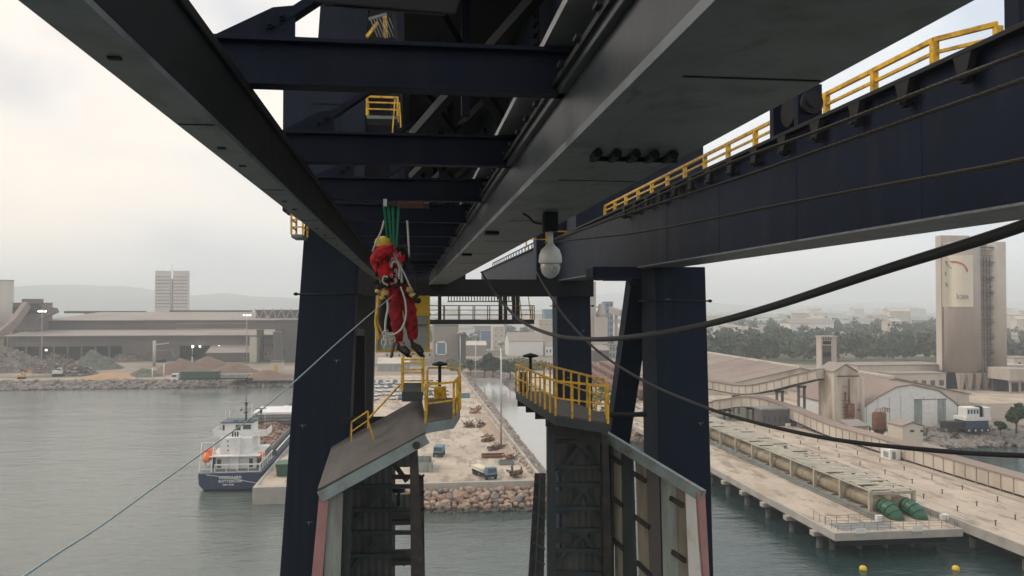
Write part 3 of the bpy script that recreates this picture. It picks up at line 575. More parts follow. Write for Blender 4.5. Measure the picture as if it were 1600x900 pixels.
hr = thing('hopper_wind_wall', 'open topped hopper wall with pale sloping beam in front of the far right crane leg', 'hopper wall', (6.5, 26, ZB))
C, Dp = at(938, 672, 28), at(1099, 770, 24)
b = MB().beam(C + V((0, 0, -.1)), Dp + V((0, 0, -.1)), .16, .36); b.build('fascia_beam', 'tealgrey', hr, bevel=.012)
post(hr, (1089, 1102, 770), (1098, 1109, 900), 24.0, .14, 'pink', 'corner_post')
def wallpanel(px0t, px1t, px0b, px1b, m, name='side_panel', out=0):
    def W(px, py):
        t = (px - 945) / (1095 - 945); Y = 28 - 4 * t; return at(px, py, Y) + V((out, -out, 0))
    yt = lambda px: 676 + (px - 940) * (765 - 676) / (1090 - 940)
    a, c, e, f = W(px0t, yt(px0t)), W(px1t, yt(px1t)), W(px0b, 900), W(px1b, 900)
    k0, k1 = (a.z - ZB) / (a.z - e.z), (c.z - ZB) / (c.z - f.z); e = a + (e - a) * k0; f = c + (f - c) * k1; th_ = V((.07, 0.05, 0))
    return MB().hexa([e, f, f + th_, e + th_, a, c, c + th_, a + th_]).build(name, m, hr, bevel=.006)
for (p0, p1, q0, q1, m_) in ((958, 975, 961, 978, 'creampanel'), (992, 1014, 998, 1020, 'creampanel'), (1032, 1056, 1036, 1060, 'palepanel'), (1056, 1072, 1062, 1078, 'creampanel')): wallpanel(p0, p1, q0, q1, m_)
for (p0, p1, q0, q1, m_) in ((944, 959, 947, 962, 'blackiron'), (975, 992, 978, 998, 'darkteal'), (1014, 1032, 1020, 1036, 'greybrown')): wallpanel(p0, p1, q0, q1, m_, 'post', -.08)
wallpanel(1072, 1088, 1078, 1096, 'white', 'end_panel', -.03)
for (xa, ya, xb, yb) in ((992, 738, 1014, 752), (995, 806, 1019, 824), (999, 878, 1022, 900), (1052, 778, 1072, 790), (1055, 862, 1075, 876), (958, 712, 975, 724), (960, 776, 977, 790), (962, 842, 979, 858)):
    MB().beam(at(xa, ya, 28 - 4 * (xa - 945) / 150) + V((-.1, 0, 0)), at(xb, yb, 28 - 4 * (xb - 945) / 150) + V((-.1, 0, 0)), .08, .14).build('girt', 'blackiron', hr)
zt_ = at(0, 658, 28.2).z
corr(MB(), (at(878, 700, 28.2).x, 28.2), (at(952, 700, 28.2).x, 28.2), ZB, zt_).build('cladding', 'cladding', hr)
corr(MB(), (at(862, 700, 28.2).x, 28.2), (at(878, 700, 28.2).x, 28.2), at(0, 758, 28.2).z, zt_).build('cladding', 'cladding', hr)
for (ya, yb) in ((792, 830), (862, 880), (896, 1300)): corr(MB(), (at(862, 700, 28.2).x, 28.2), (at(878, 700, 28.2).x, 28.2), max(ZB, at(0, yb, 28.2).z), at(0, ya, 28.2).z).build('cladding', 'cladding', hr)
bracing(hr, (690, 730, 757, 794, 828, 860, 896, 930), 868, 948, [(908, 694, 872, 742, 944, 742), (911, 764, 886, 806, 946, 818), (911, 834, 880, 872, 948, 890), (911, 905, 880, 940, 948, 955)], 27.8)
post(hr, (856, 868, 655), (857, 869, 900), 27.2, .35, 'darkteal'); post(hr, (940, 950, 680), (944, 958, 900), 27.2, .3, 'blackiron')
fl = post(hr, (836, 853, 740), (826, 850, 900), 26.5, .1, 'blackiron', 'flap_frame')
b = MB()
for i in range(8): a = at(836 - i * .8, 752 + i * 24, 26.42); b.beam(a, at(853 - i * .4, 762 + i * 24, 26.42), .07, .06)
b.beam(at(844, 742, 26.38), at(836, 900, 26.38), .06, .06, (0, 1, 0)); b.build('flap_rib', 'darkteal', fl)
zd = D(-3.45); Pd = [gz(806, 612, zd), gz(868, 650, zd), gz(950, 662, zd), gz(946, 648, zd), gz(850, 612, zd)]
ld = MB().prism([p + V((0, 0, -.3)) for p in Pd], (0, 0, .3)).build('landing', 'darkteal', hr, bevel=.01)
MB().prism([p + (sum(Pd, V()) / 5 - p) * .03 + V((0, 0, .003)) for p in Pd], (0, 0, .02)).build('deck_plate', 'roofsheet', ld)
b = MB()
for t in (.05, .3, .55, .8): p = Pd[0].lerp(Pd[1], t); q = Pd[4].lerp(Pd[3], t); b.beam(p + V((0, 0, -.42)), q + V((0, 0, -.42)), .14, .24)
b.build('bearer', 'blackiron', ld)
rails(hr, [Pd[4], Pd[0], Pd[1], Pd[2], Pd[3], Pd[4]], 1.12, .85, .06, mid=1)
a = gz(829, 612, zd); b = MB().cyl(a, a + V((0, 0, 1.35)), .06, 8); b.lathe(a + V((0, 0, 1.35)), [(.03, 0), (.3, .04), (.32, .1), (.1, .17), (.02, .19)], 16); b.build('light_pole', 'dark', hr)
for px in (814, 821): a = gz(px, 613, zd); MB().cyl(a, a + V((0, 0, .8)), .05, 8).build('valve_stem', 'blackiron', hr)
MB().prism([gz(856, 655, zd - .3), gz(940, 668, zd - .3), gz(940, 650, zd - .3), gz(870, 640, zd - .3)], (0, 0, -.5)).build('head_beam', 'blackiron', hr)

# ================================================================== ROPES AND CABLES
def catmull(P, n=10):
    P = [V(p) for p in P]; P = [P[0] * 2 - P[1]] + P + [P[-1] * 2 - P[-2]]; o = []
    for i in range(1, len(P) - 2):
        for k in range(n):
            t = k / n; a, b_, c, d = P[i - 1], P[i], P[i + 1], P[i + 2]
            o.append(.5 * ((2 * b_) + (c - a) * t + (2 * a - 5 * b_ + 4 * c - d) * t * t + (3 * b_ - a - 3 * c + d) * t ** 3))
    return o + [P[-2]]
def cable(name, label, cat, pts, r, m, group=None, strands=0):
    P = catmull([at(*p) for p in pts], 14); b = MB().tube(P, r, 8)
    if strands:
        L_ = [0]
        for i in range(1, len(P)): L_.append(L_[-1] + (P[i] - P[i - 1]).length)
        for s_ in range(strands):
            Q = []; i = 0; n = int(L_[-1] / (r * 3.2))
            for k in range(n):
                d = L_[-1] * k / n
                while L_[i + 1] < d: i += 1
                p = P[i].lerp(P[i + 1], (d - L_[i]) / (L_[i + 1] - L_[i])); t = (P[i + 1] - P[i]).normalized(); u = t.cross(V((0, 0, 1))).normalized(); v_ = t.cross(u); an = 2 * math.pi * (s_ / strands + k / 7)
                Q.append(p + (u * math.cos(an) + v_ * math.sin(an)) * r * .8)
            b.tube(Q, r * .38, 4, False)
    o = b.build(name, m, org=P[0]); tag(o, label, cat, group); return o
cable('trailing_cable', 'thick black sagging cable crossing in front of the silo tower and both far legs', 'cable', [(1800, 268, 2.7), (1600, 352, 3.2), (1380, 422, 4.2), (1200, 481, 5.6), (1090, 510, 7), (1000, 525, 8.5), (925, 530, 10), (860, 522, 12), (810, 498, 15), (775, 460, 20), (752, 425, 27)], .028, 'rubber')
cable('trailing_cable', 'thinner dark cable sagging lowest, passing over the jetty and the white shed', 'cable', [(1900, 722, 4.4), (1600, 712, 5.3), (1450, 703, 6.1), (1300, 686, 7), (1180, 660, 8), (1090, 632, 9), (1000, 592, 10.5), (930, 545, 12), (880, 492, 14), (852, 450, 17), (838, 425, 21)], .019, 'rubber')
cable('wire_rope', 'brown wire rope running just under the top flange of the big girder', 'rope', [(2100, -110, 3.6), (1600, 82, 5), (1485, 125, 6), (1280, 204, 7.9), (1147, 252, 10), (1040, 300, 13), (943, 345, 18), (880, 368, 24)], .017, 'rope', strands=5)
cable('wire_rope', 'brown wire rope, middle one of the three along the big girder', 'rope', [(2100, -60, 3.6), (1600, 124, 5), (1440, 180, 6), (1280, 235, 7.3), (1170, 273, 9), (1076, 303, 11), (975, 336, 15), (886, 368, 21), (860, 376, 24)], .017, 'rope', strands=5)
cable('wire_rope', 'brown wire rope, lowest of the three across the face of the big girder', 'rope', [(2100, 140, 3.4), (1600, 249, 4.8), (1470, 274, 5.6), (1331, 299, 6.8), (1200, 324, 8.4), (1106, 343, 10), (985, 365, 14), (886, 376, 20), (850, 380, 24)], .016, 'rope', strands=5)
cable('tag_line', 'pale blue and white line running from the worker down over the water', 'rope', [(614, 462, 11.8), (575, 494, 11), (520, 542, 10), (456, 600, 9), (400, 647, 8.2), (330, 698, 7.2), (250, 755, 6.3), (160, 820, 5.4), (85, 868, 4.8), (30, 905, 4.4), (-60, 962, 4)], .0065, 'brope', strands=3)

# dome camera under the box girder
cx, cy = 1.70, 9.9
dc = thing('dome_camera', 'white dome camera on a pole under the wide girder', 'camera', (cx, cy, D(.25)))
zc = lambda py: at(856, py, cy).z
b = MB().box(cx - .085, cx + .085, cy - .085, cy + .085, zc(362), D(1.118)); b.build('mount_bracket', 'dark', dc, bevel=.01)
MB().cyl((cx, cy, zc(388)), (cx, cy, zc(362)), .035, 12).build('pole', 'dome', dc)
MB().lathe((cx, cy, 0), [(.04, zc(380)), (.06, zc(384)), (.11, zc(390)), (.135, zc(399)), (.142, zc(409)), (.125, zc(412)), (.02, zc(412.2))], 28).build('housing', 'dome', dc)
MB().lathe((cx, cy, 0), [(.02, zc(411)), (.118, zc(412.5)), (.12, zc(418)), (.105, zc(426)), (.07, zc(432)), (.02, zc(435))], 28).build('bubble', 'domeglass', dc)
MB().cyl((cx + .02, cy - .10, zc(421)), (cx + .03, cy - .122, zc(422)), .035, 14).build('lens', 'alu', dc)
MB().tube(catmull([(cx - .1, cy, D(.98)), (cx - .2, cy, D(1.0)), (cx - .27, cy - .03, D(1.06)), (cx - .34, cy - .05, D(1.1))]), .014, 6).build('cable', 'rubber', dc)
# ================================================================== SHORE STONE
def pile_rocks(name, label, path, w, z0, z1, n, r, m, seed, side=V((0, 1, 0))):
    """uncounted far stone: one object. path = waterline points, slope climbs along side"""
    g = random.Random(seed); b = MB(); P = [V(p) for p in path]; Ls = [(P[i + 1] - P[i]).length for i in range(len(P) - 1)]; T = sum(Ls)
    for i in range(n):
        d = g.random() * T; k = 0
        while d > Ls[k]: d -= Ls[k]; k += 1
        p = P[k].lerp(P[k + 1], d / Ls[k]); t = g.random(); q = p + side * (w * t)
        b.m = g.randrange(2); b.rock((q.x, q.y, z0 + (z1 - z0) * t), r * g.uniform(.55, 1.3), seed * 1000 + i)
    o = b.build(name, [m, 'rock_grey'], org=P[0]); tag(o, label, 'rocks', kind='stuff'); return o
def slope(name, poly, m):
    tag(MB().add(poly, [tuple(range(len(poly)))]).build(name, m), kind='structure')
slope('bank', [(-420, 314, -.3), (-22.7, 314, -.3), (-22.7, 322.05, 2.45), (-420, 322.05, 2.45)], 'rock_far')
pile_rocks('rock_bank', 'low grey rock bank along the far shore below the steelworks', [(-400, 314, 0), (-22, 314, 0)], 7.5, .1, 2.4, 3400, 1.0, 'rock_far', 3)
slope('bank', [(20.9, 122, -.4), (23.5, 121, -.4), (25.2, 345, -.4), (20.9, 345, 2.45)], 'rock_far')
pile_rocks('rock_bank', 'tan rock slope between the quay and the pale channel', [(23.4, 123, 0), (24.6, 200, 0), (25, 345, 0)], 3.4, .1, 2.7, 1500, .75, 'rock_tan', 4, V((-1, 0, 0)))
slope('bank', [(37.5, 184, -.4), (41.05, 184, 2.45), (41.05, 345, 2.45), (36.5, 345, -.4)], 'rock_far')
pile_rocks('rock_bank', 'dark rock edge on the far side of the pale channel', [(37.5, 186, 0), (36.5, 345, 0)], 4, .1, 2.4, 700, .8, 'rock_far', 5, V((1, 0, 0)))
pile_rocks('rock_bank', 'brown rocks on the shore behind the far right crane leg', [(41, 178, 0), (60, 178, 0)], 7, .1, 2.7, 420, .8, 'rock_red', 6)
pile_rocks('rock_bank', 'pale grey boulder bank beyond the small cream hut on the right', [(100, 163, 0), (190, 161, 0)], 9, .1, 3.0, 1300, .95, 'rock_grey', 8)
slope('bank', [(99, 162, -.4), (400, 162, -.4), (400, 171.05, 2.45), (99, 171.05, 2.45)], 'rock_far')
slope('bank', [(.8, 122, -.4), (24, 121, -.4), (21, 126.05, 2.3), (.8, 126.05, 2.3)], 'rock_far')
# boulders of the pier head, one by one
g = random.Random(11); bp = []
for i in range(7):
    bp.append(MB().rock((0, 0, 0), 1, 500 + i, (1.1, .9, .85)).build('boulder', ('rock_tan', 'rock_red', 'rock_tan', 'rock_grey', 'rock_red', 'rock_tan', 'rock_tan')[i]))
bw = MB().rock((0, 0, 0), 1, 511, (1.1, .9, .85)).build('boulder', 'rock_wet'); bwu = []
used = [[] for _ in bp]; n_ = 0
for row in range(6):
    t = row / 5; x = 1.0 - row * .3
    while x < 24:
        if row == 0:
            s_ = g.uniform(.4, .75); o = bw if not bwu else bw.copy()
            if bwu: COL.objects.link(o)
            bwu.append(o); o.location = (x, 121.2 + g.uniform(-.3, .3), .0 + g.uniform(-.1, .1)); o.rotation_euler = (0, 0, g.random() * 6.28); o.scale = (s_ * 1.2, s_, s_)
            tag(o, 'dark wet armour boulder at the waterline of the quay end', 'boulder', 'wet boulders along the waterline of the quay end'); x += s_ * 1.7; continue
        s_ = g.uniform(.38, .9); k = g.randrange(7); o = bp[k]
        if used[k]: o = o.copy(); COL.objects.link(o)
        wet = row == 0
        used[k].append(o); o.location = (x + g.uniform(-.15, .15), 121.6 + 3.9 * t + g.uniform(-.3, .3), .1 + 2.1 * t + g.uniform(-.1, .2)); o.rotation_euler = (g.uniform(-.4, .4), g.uniform(-.4, .4), g.random() * 6.28); o.scale = (s_ * 1.2, s_, s_)
        tag(o, ['tan', 'reddish', 'tan', 'grey', 'reddish', 'tan', 'tan'][k] + ' armour boulder heaped against the end wall of the quay', 'boulder', 'armour boulders heaped against the end wall of the quay')
        x += s_ * 1.75; n_ += 1
# quay walls and kerbs
tag(box(.5, 21.2, 125.7, 126.4, .2, 3.35).build('end_wall', 'concrete', org=(10, 126, 0), bevel=.05), 'long low concrete wall across the end of the quay above the boulders', 'wall')
tag(box(20.3, 20.75, 126.45, 330, 2.4, 3.3).build('parapet', 'concrete', org=(20.5, 200, 2.5)), 'narrow concrete parapet running along the channel side of the quay', 'wall')
b = MB().box(-23.2, .5, 129.6, 131.1, -.6, 2.56); b.box(-23.2, -22.7, 131.1, 322, -.6, 2.56); qb = b.build('quay_wall', 'concrete'); tag(qb, kind='structure')
b = MB()
for i in range(5): b.cyl((-22.4 + i * .1, 131 + i * 9, 2.6), (-22.4 + i * .1, 131 + i * 9, 3.1), .2, 8)
p = gz(444, 742, 2.6)
sk = thing('skip', 'green steel skip standing on the quay beside the ship', 'skip', p)
b = MB().hexa([p + V(a) for a in ((-1, -1, 0), (1, -1, 0), (1, 1.5, 0), (-1, 1.5, 0), (-1.15, -1.5, 1.9), (1.15, -1.5, 1.9), (1.15, 1.9, 1.9), (-1.15, 1.9, 1.9))]); b.build('body', 'dgreen', sk)
MB().box(p.x - 1.25, p.x + 1.25, p.y - 1.6, p.y + 2, p.z + 1.9, p.z + 2.0).build('rim', 'green', sk)

# ================================================================== SHIP
ship = thing('cargo_ship', 'blue hulled cargo ship with white deckhouse berthed beside the quay', 'ship', (-29, 180, 0))
x0, x1 = -34.1, -24.0; xm = (x0 + x1) / 2
def hullsec(y, hw_, zk, zt, fl): return [(xm - hw_ * .82, y, zk), (xm + hw_ * .82, y, zk), (xm + hw_ * .98, y, zk + .9), (xm + hw_ * fl, y, zt), (xm - hw_ * fl, y, zt), (xm - hw_ * .98, y, zk + .9)]
secs = [hullsec(134.6, 4.9, .3, 2.9, 1.0), hullsec(136.5, 5.0, -.4, 2.9, 1.01), hullsec(150, 5.05, -.4, 2.7, 1.01), hullsec(205, 5.05, -.4, 2.9, 1.01), hullsec(218, 3.6, -.4, 3.6, 1.05), hullsec(226, .6, -.4, 4.6, 1.1)]
vs = [p for s_ in secs for p in s_]; fs = [(0, 1, 2, 3, 4, 5), tuple(reversed(range(30, 36)))]
for i in range(5):
    for k in range(6): fs.append((i * 6 + k, (i + 1) * 6 + k, (i + 1) * 6 + (k + 1) % 6, i * 6 + (k + 1) % 6))
hull = MB().add(vs, fs).build('hull', 'hull', ship, bevel=.08)
MB().box(x0 + .25, x1 - .25, 135, 150, 2.9, 2.94).build('deck_plate', 'hullgrey', hull)
b = MB()
for s_ in (x0 + .05, x1 - .05): b.beam((s_, 150, 3.3), (s_, 206, 3.5), .12, 1.0)
b.build('bulwark', 'hull', ship); b = MB()
b.beam((x1 - .05, 150, 3.85), (x1 - .05, 206, 4.05), .2, .1); b.beam((x0 + .05, 150, 3.85), (x0 + .05, 206, 4.05), .2, .1); b.build('bulwark_rail', 'white', ship)
# stern lettering
def text(name, body, size, loc, rot, m, parent, ext=.01, align='CENTER'):
    c = bpy.data.curves.new(name, 'FONT'); c.body = body; c.size = size; c.extrude = ext; c.align_x = align; c.resolution_u = 2; c.offset = size * .02
    tmp = bpy.data.objects.new('tmp', c); COL.objects.link(tmp); bpy.context.view_layer.update()
    me = bpy.data.meshes.new_from_object(tmp.evaluated_get(bpy.context.evaluated_depsgraph_get())); bpy.data.objects.remove(tmp)
    o = bpy.data.objects.new(name, me); COL.objects.link(o); me.materials.clear(); me.materials.append(M[m]); o.parent = parent
    o.location = V(loc) - ORG[parent.name]; o.rotation_euler = rot; ORG[o.name] = V(loc); return o
text('lettering', 'RESSIGAARD', .62, (-28.9, 134.5, 2.05), (math.pi / 2, 0, 0), 'markwhite', hull, .02)
text('lettering', 'ROTTERDAM', .62, (-28.9, 134.5, 1.45), (math.pi / 2, 0, 0), 'markwhite', hull, .02)
text('lettering', 'IMO 9346', .42, (-29.2, 134.5, .95), (math.pi / 2, 0, 0), 'markwhite', hull, .02)
# aft rail frame, white
b = MB()
for y in (135,): 
    for i in range(5): b.box(x0 + 2.6 + i * 1.75, x0 + 2.72 + i * 1.75, 135, 135.1, 2.9, 4.15)
    b.box(x0 + 2.6, x1 - .4, 134.98, 135.12, 4.1, 4.3); b.box(x0 + 2.6, x1 - .4, 135, 135.08, 2.9, 3.05)
for i in range(6): b.box(x1 - .5, x1 - .38, 136 + i * 2.2, 136.1 + i * 2.2, 2.9, 4.15)
b.box(x1 - .52, x1 - .36, 135, 148, 4.1, 4.25); b.build('stern_rail', 'white', ship)
# deckhouse, tiers
b = MB().box(x0 + 2.1, x1 - 1.5, 138, 147, 2.95, 5.2); t1 = b.build('deckhouse', 'white', ship, bevel=.05)
b = MB().box(x0 + 1.2, x1 - .7, 136.4, 147.4, 5.2, 5.34); b.build('boat_deck', 'white', t1)
b = MB().box(x0 + 2.6, x1 - 2.4, 138.8, 147, 5.34, 7.9); t2 = b.build('deckhouse', 'white', ship, bevel=.05)
b = MB().box(x0 + 1.0, x1 - .2, 140.5, 145.5, 7.9, 8.05); b.box(x0 + 1.0, x0 + 2.6, 140.5, 140.6, 8.05, 9.0); b.box(x1 - 2, x1 - .2, 140.5, 140.6, 8.05, 9.0); b.box(x0 + .95, x0 + 1.05, 140.5, 145.5, 8.05, 9.0); b.box(x1 - .25, x1 - .15, 140.5, 145.5, 8.05, 9.0); b.build('bridge_wing', 'white', ship)
b = MB().box(x0 + 2.4, x1 - 2.6, 141, 146, 8.05, 10.1); wh = b.build('wheelhouse', 'white', ship, bevel=.05)
MB().box(x0 + 2.2, x1 - 2.4, 140.8, 146.2, 10.1, 10.25).build('roof', 'hull', wh)
for (xa, xb, za, zb, yy) in ((x0 + 4.7, x0 + 5.5, 8.9, 9.8, 141), (x0 + 5.9, x0 + 7.2, 9.0, 9.8, 141), (x0 + 2.55, x0 + 2.9, 8.9, 9.8, 141)): MB().box(xa, xb, yy - .03, yy, za, zb).build('window', 'glass', wh)
for i in range(3): MB().cyl((x0 + 3.9, 138.8, 5.9 + i * .75), (x0 + 3.9, 138.76, 5.9 + i * .75), .13, 10).build('porthole', 'glass', t2)
for (xa, xb, za, zb) in ((x0 + 2.4, x0 + 3.0, 3.2, 4.6), (x1 - 2.6, x1 - 2.0, 3.2, 4.6)): MB().box(xa, xb, 137.96, 138, za, zb).build('door', 'glass', t1)
for (xa, xb) in ((x0 + 1.25, x0 + 2.5), (x1 - 2.3, x1 - .8)): MB().box(xa, xb, 138.9, 139.0, 3.0, 5.1).build('bulkhead', 'greybrown', t1)
fn = MB().box(xm - .6, xm + .9, 137.4, 139.6, 2.95, 8.2).build('funnel', 'white', ship, bevel=.1)
b = MB()
for i in range(3): b.cyl((xm - .3 + i * .4, 138.4, 8.2), (xm - .3 + i * .4, 138.4, 9.0), .12, 8)
b.build('exhaust_pipe', 'dark', fn)
b = MB()
for (xa, y) in ((x1 - 3.0, 140), (x1 - 2.6, 140)): b.beam((xa - .4, y, 5.3), (xa + .2, y, 8.0), .08, .08, (0, 1, 0))
for i in range(8): b.box(x1 - 3.35 + i * .07, x1 - 2.9 + i * .07, 139.96, 140.04, 5.5 + i * .32, 5.56 + i * .32)
b.build('stair', 'white', ship)
# mast with yards and radar
mp_ = at(371, 655, 143)
b = MB().cyl((mp_.x, 143, 10.2), (mp_.x, 143, 12.6), .16, 8); b.cyl((mp_.x, 143, 12.6), (mp_.x, 143, 14.6), .07, 6); b.box(mp_.x - .9, mp_.x + .9, 142.9, 143.1, 12.15, 12.25); b.box(mp_.x - .7, mp_.x + .7, 142.9, 143.1, 13.3, 13.36); mst = b.build('mast', 'greybrown', ship)
for a_ in ((-.3, .3, 11.5, 11.7), (-.9, -.7, 11.9, 12.15), (-.2, .25, 13.0, 13.25), (-.15, .2, 12.7, 12.9)): MB().box(mp_.x + a_[0], mp_.x + a_[1], 142.7, 143.2, a_[2], a_[3]).build('navigation_light', 'blackiron', mst)
b = MB().cyl((mp_.x + 2.3, 144, 10.2), (mp_.x + 2.3, 144, 12.2), .08, 8); b.box(mp_.x + 1.4, mp_.x + 3.2, 143.9, 144.1, 12.1, 12.22); b.box(mp_.x + 2.1, mp_.x + 2.5, 143.8, 144.2, 11.4, 12); b.build('radar', 'blackiron', ship)
for (dx, y, h) in ((-2.3, 141, 2.2), (3.4, 141.5, 2.4), (-3.2, 142, 2.0)): MB().cyl((mp_.x + dx, y, 10.1 if abs(dx) < 3 else 9), (mp_.x + dx, y, 10.1 + h), .03, 5).build('whip_aerial', 'white', ship)
for i in range(4): MB().box(mp_.x - 1.8 + i * 1.1, mp_.x - 1.2 + i * 1.1, 141.6, 142.4, 10.25, 10.6).build('locker', 'hullgrey', wh)
# lifeboat in its frame
lb = thing('lifeboat', 'orange enclosed lifeboat hung in the white frame at the stern of the ship', 'lifeboat', (x0 + .9, 137.5, 5))
cxx = x0 + .95
b = MB(); R_ = [(-.02, .2), (.05, .62), (.18, .86), (.4, .98), (.65, .95), (.85, .75), (1, .2)]
vs = []; 
for (t, rr) in R_:
    for k in range(12): an = 2 * math.pi * k / 12; vs.append((cxx + .72 * rr * math.cos(an), 136 + 4.6 * t, 4.85 + .35 * t * 2 + (1.05 if math.sin(an) > 0 else .85) * rr * math.sin(an)))
fs = [tuple(reversed(range(12))), tuple(range(72, 84))]
for i in range(6):
    for k in range(12): fs.append((i * 12 + k, i * 12 + (k + 1) % 12, (i + 1) * 12 + (k + 1) % 12, (i + 1) * 12 + k))
b.add(vs, fs, True).build('hull', 'orange', lb)
MB().box(cxx - .3, cxx + .3, 137.2, 138, 5.6, 6.25).build('conning_hatch', 'orange', lb, bevel=.1)
b = MB().tube([(cxx - .75, 136.6, 4.95), (cxx - .8, 138, 5.1), (cxx - .75, 140, 5.4)], .04, 5); b.build('grab_line', 'white', lb)
b = MB()
for xx in (cxx - .95, cxx + .95): b.beam((xx, 135.8, 2.9), (xx, 137.8, 7.4), .14, .14); b.beam((xx, 137.8, 7.4), (xx, 140.5, 3), .12, .12)
b.beam((cxx - .95, 137.8, 7.35), (cxx + .95, 137.8, 7.35), .14, .14); b.beam((cxx - .95, 135.9, 3.4), (cxx + .95, 135.9, 3.4), .12, .12); b.build('davit', 'white', ship)
rb = MB()
for i in range(5): rb.rock((x1 - 1.1 + .28 * (i % 3), 138 + .3 * i, 4.9 + .12 * i), .42, 70 + i)
rbo = rb.build('raft_canister', 'orange', ship)
b = MB().tube(catmull([(x1 - .35, 137.5, 3), (x1 - .35, 137.5, 5), (x1 - .5, 137.5, 5.8), (x1 - .9, 137.5, 5.7), (x1 - 1, 137.5, 5.2)]), .08, 6); b.build('crane_arm', 'white', ship)
# open hold with heaped cargo, hatch covers stacked beyond
b = MB().box(x0 + .9, x0 + 1.05, 150, 205, 2.7, 4.6); b.box(x1 - 1.05, x1 - .9, 150, 205, 2.7, 4.6); b.box(x0 + .9, x1 - .9, 149.8, 150, 2.7, 4.6); b.build('coaming', 'hullgrey', ship)
def heap(name, label, cat, c, rx, ry, h, m, seed, rough=.12, parent=None, n=26, kind=None):
    vs = []; fs = []; g = random.Random(seed)
    for j in range(n + 1):
        for i in range(n + 1):
            u, v_ = i / n * 2 - 1, j / n * 2 - 1; d = math.sqrt(u * u + v_ * v_); k = max(0, 1 - d ** 1.25)
            nz = mnoise.fractal(V((u * 2.2 + seed, v_ * 2.2, seed * .37)), 1, 2, 4); n2 = mnoise.noise(V((u * 9, v_ * 9, seed)))
            vs.append((c[0] + u * rx, c[1] + v_ * ry, c[2] - .05 + h * max(0, k * (1 + .35 * nz) + (rough * (n2 + g.uniform(-.5, .5)) if k > .03 else 0))))
    for j in range(n):
        for i in range(n): a = j * (n + 1) + i; fs.append((a, a + 1, a + n + 2, a + n + 1))
    o = MB().add(vs, fs, rough < .05).build(name, m, parent, org=None if parent else c)
    if not parent: tag(o, label, cat)
    if not parent and rough > .15:
        b = MB()
        for q_ in range(420):
            v_ = vs[g.randrange(len(vs))]
            if v_[2] < c[2] + .25: continue
            b.m = g.randrange(5); s1 = g.uniform(.25, .9); p = V(v_) + V((g.uniform(-.6, .6), g.uniform(-.6, .6), g.uniform(0, .3)))
            if g.random() < .5: b.rock(p, s1 * .8, g.randrange(9999), (1.3, 1, .6))
            else: d = V((g.uniform(-1, 1), g.uniform(-1, 1), g.uniform(-.4, .7))) * s1 * 1.3; b.beam(p - d, p + d, s1 * .35, s1 * .2)
        b.build('loose_scrap', ['scrap', 'rust', 'palepanel', 'blackiron', 'hullgrey'], o, kind='stuff').location = (0, 0, 0)
    return o
cg = thing('scrap_cargo', 'brown scrap heaped in the open hold of the ship', 'cargo', (xm, 165, 3.4))
b = MB(); g = random.Random(5)
for i in range(1100):
    y = g.uniform(151, 186); x = g.uniform(x0 + 1.2, x1 - 1.2); b.m = g.randrange(3); hgt = 1.2 * (1 - abs(x - xm) / 5) * (1 + .4 * math.sin(y * .3))
    b.rock((x, y, 3.8 + hgt + g.uniform(-.1, .2)), g.uniform(.2, .48), 9000 + i)
b.build('scrap', ['scrapcargo', 'rock_red', 'rust'], cg, kind='stuff'); MB().box(x0 + 1.1, x1 - 1.1, 150.2, 188, 2.8, 3.9).build('fill', 'scrapcargo', cg)
hc = thing('hatch_cover_stack', 'grey sided stack of hatch covers with pale tops beyond the open hold', 'hatch covers', (xm, 182, 4))
for i in range(3): MB().box(x0 + 1.2 + .1 * i, x1 + 1.5 - .1 * i, 176, 186, 4.8 + .75 * i, 5.45 + .75 * i).build('hatch_cover', ('greybrown', 'hullgrey', 'palepanel')[i], hc, bevel=.06)
b = MB().box(x0 + 1.2, x1 + 1.3, 175.6, 186.2, 7.0, 7.5); b.build('top_tray', 'white', hc, bevel=.05)
heap('tarpaulin', '', '', (xm + 2.4, 181, 7.42), 6, 4.5, .7, 'white', 31, .04, hc)
MB().box(x0 + 1.0, x0 + 1.2, 175.4, 175.6, 3, 9.4).build('gantry_post', 'white', hc); MB().box(x1 + .2, x1 + .45, 175.4, 175.6, 3, 12.8).build('gantry_post', 'white', hc)
cable('mooring_line', 'thin mooring line stretched across the stern of the ship to the quay', 'rope', [(322, 742, 139.1), (360, 747, 138.8), (404, 755, 138.4), (430, 752, 137)], .05, 'wrope')

for o_ in (ship, lb, cg, hc): o_.location += V((.5, 4.8, 0))
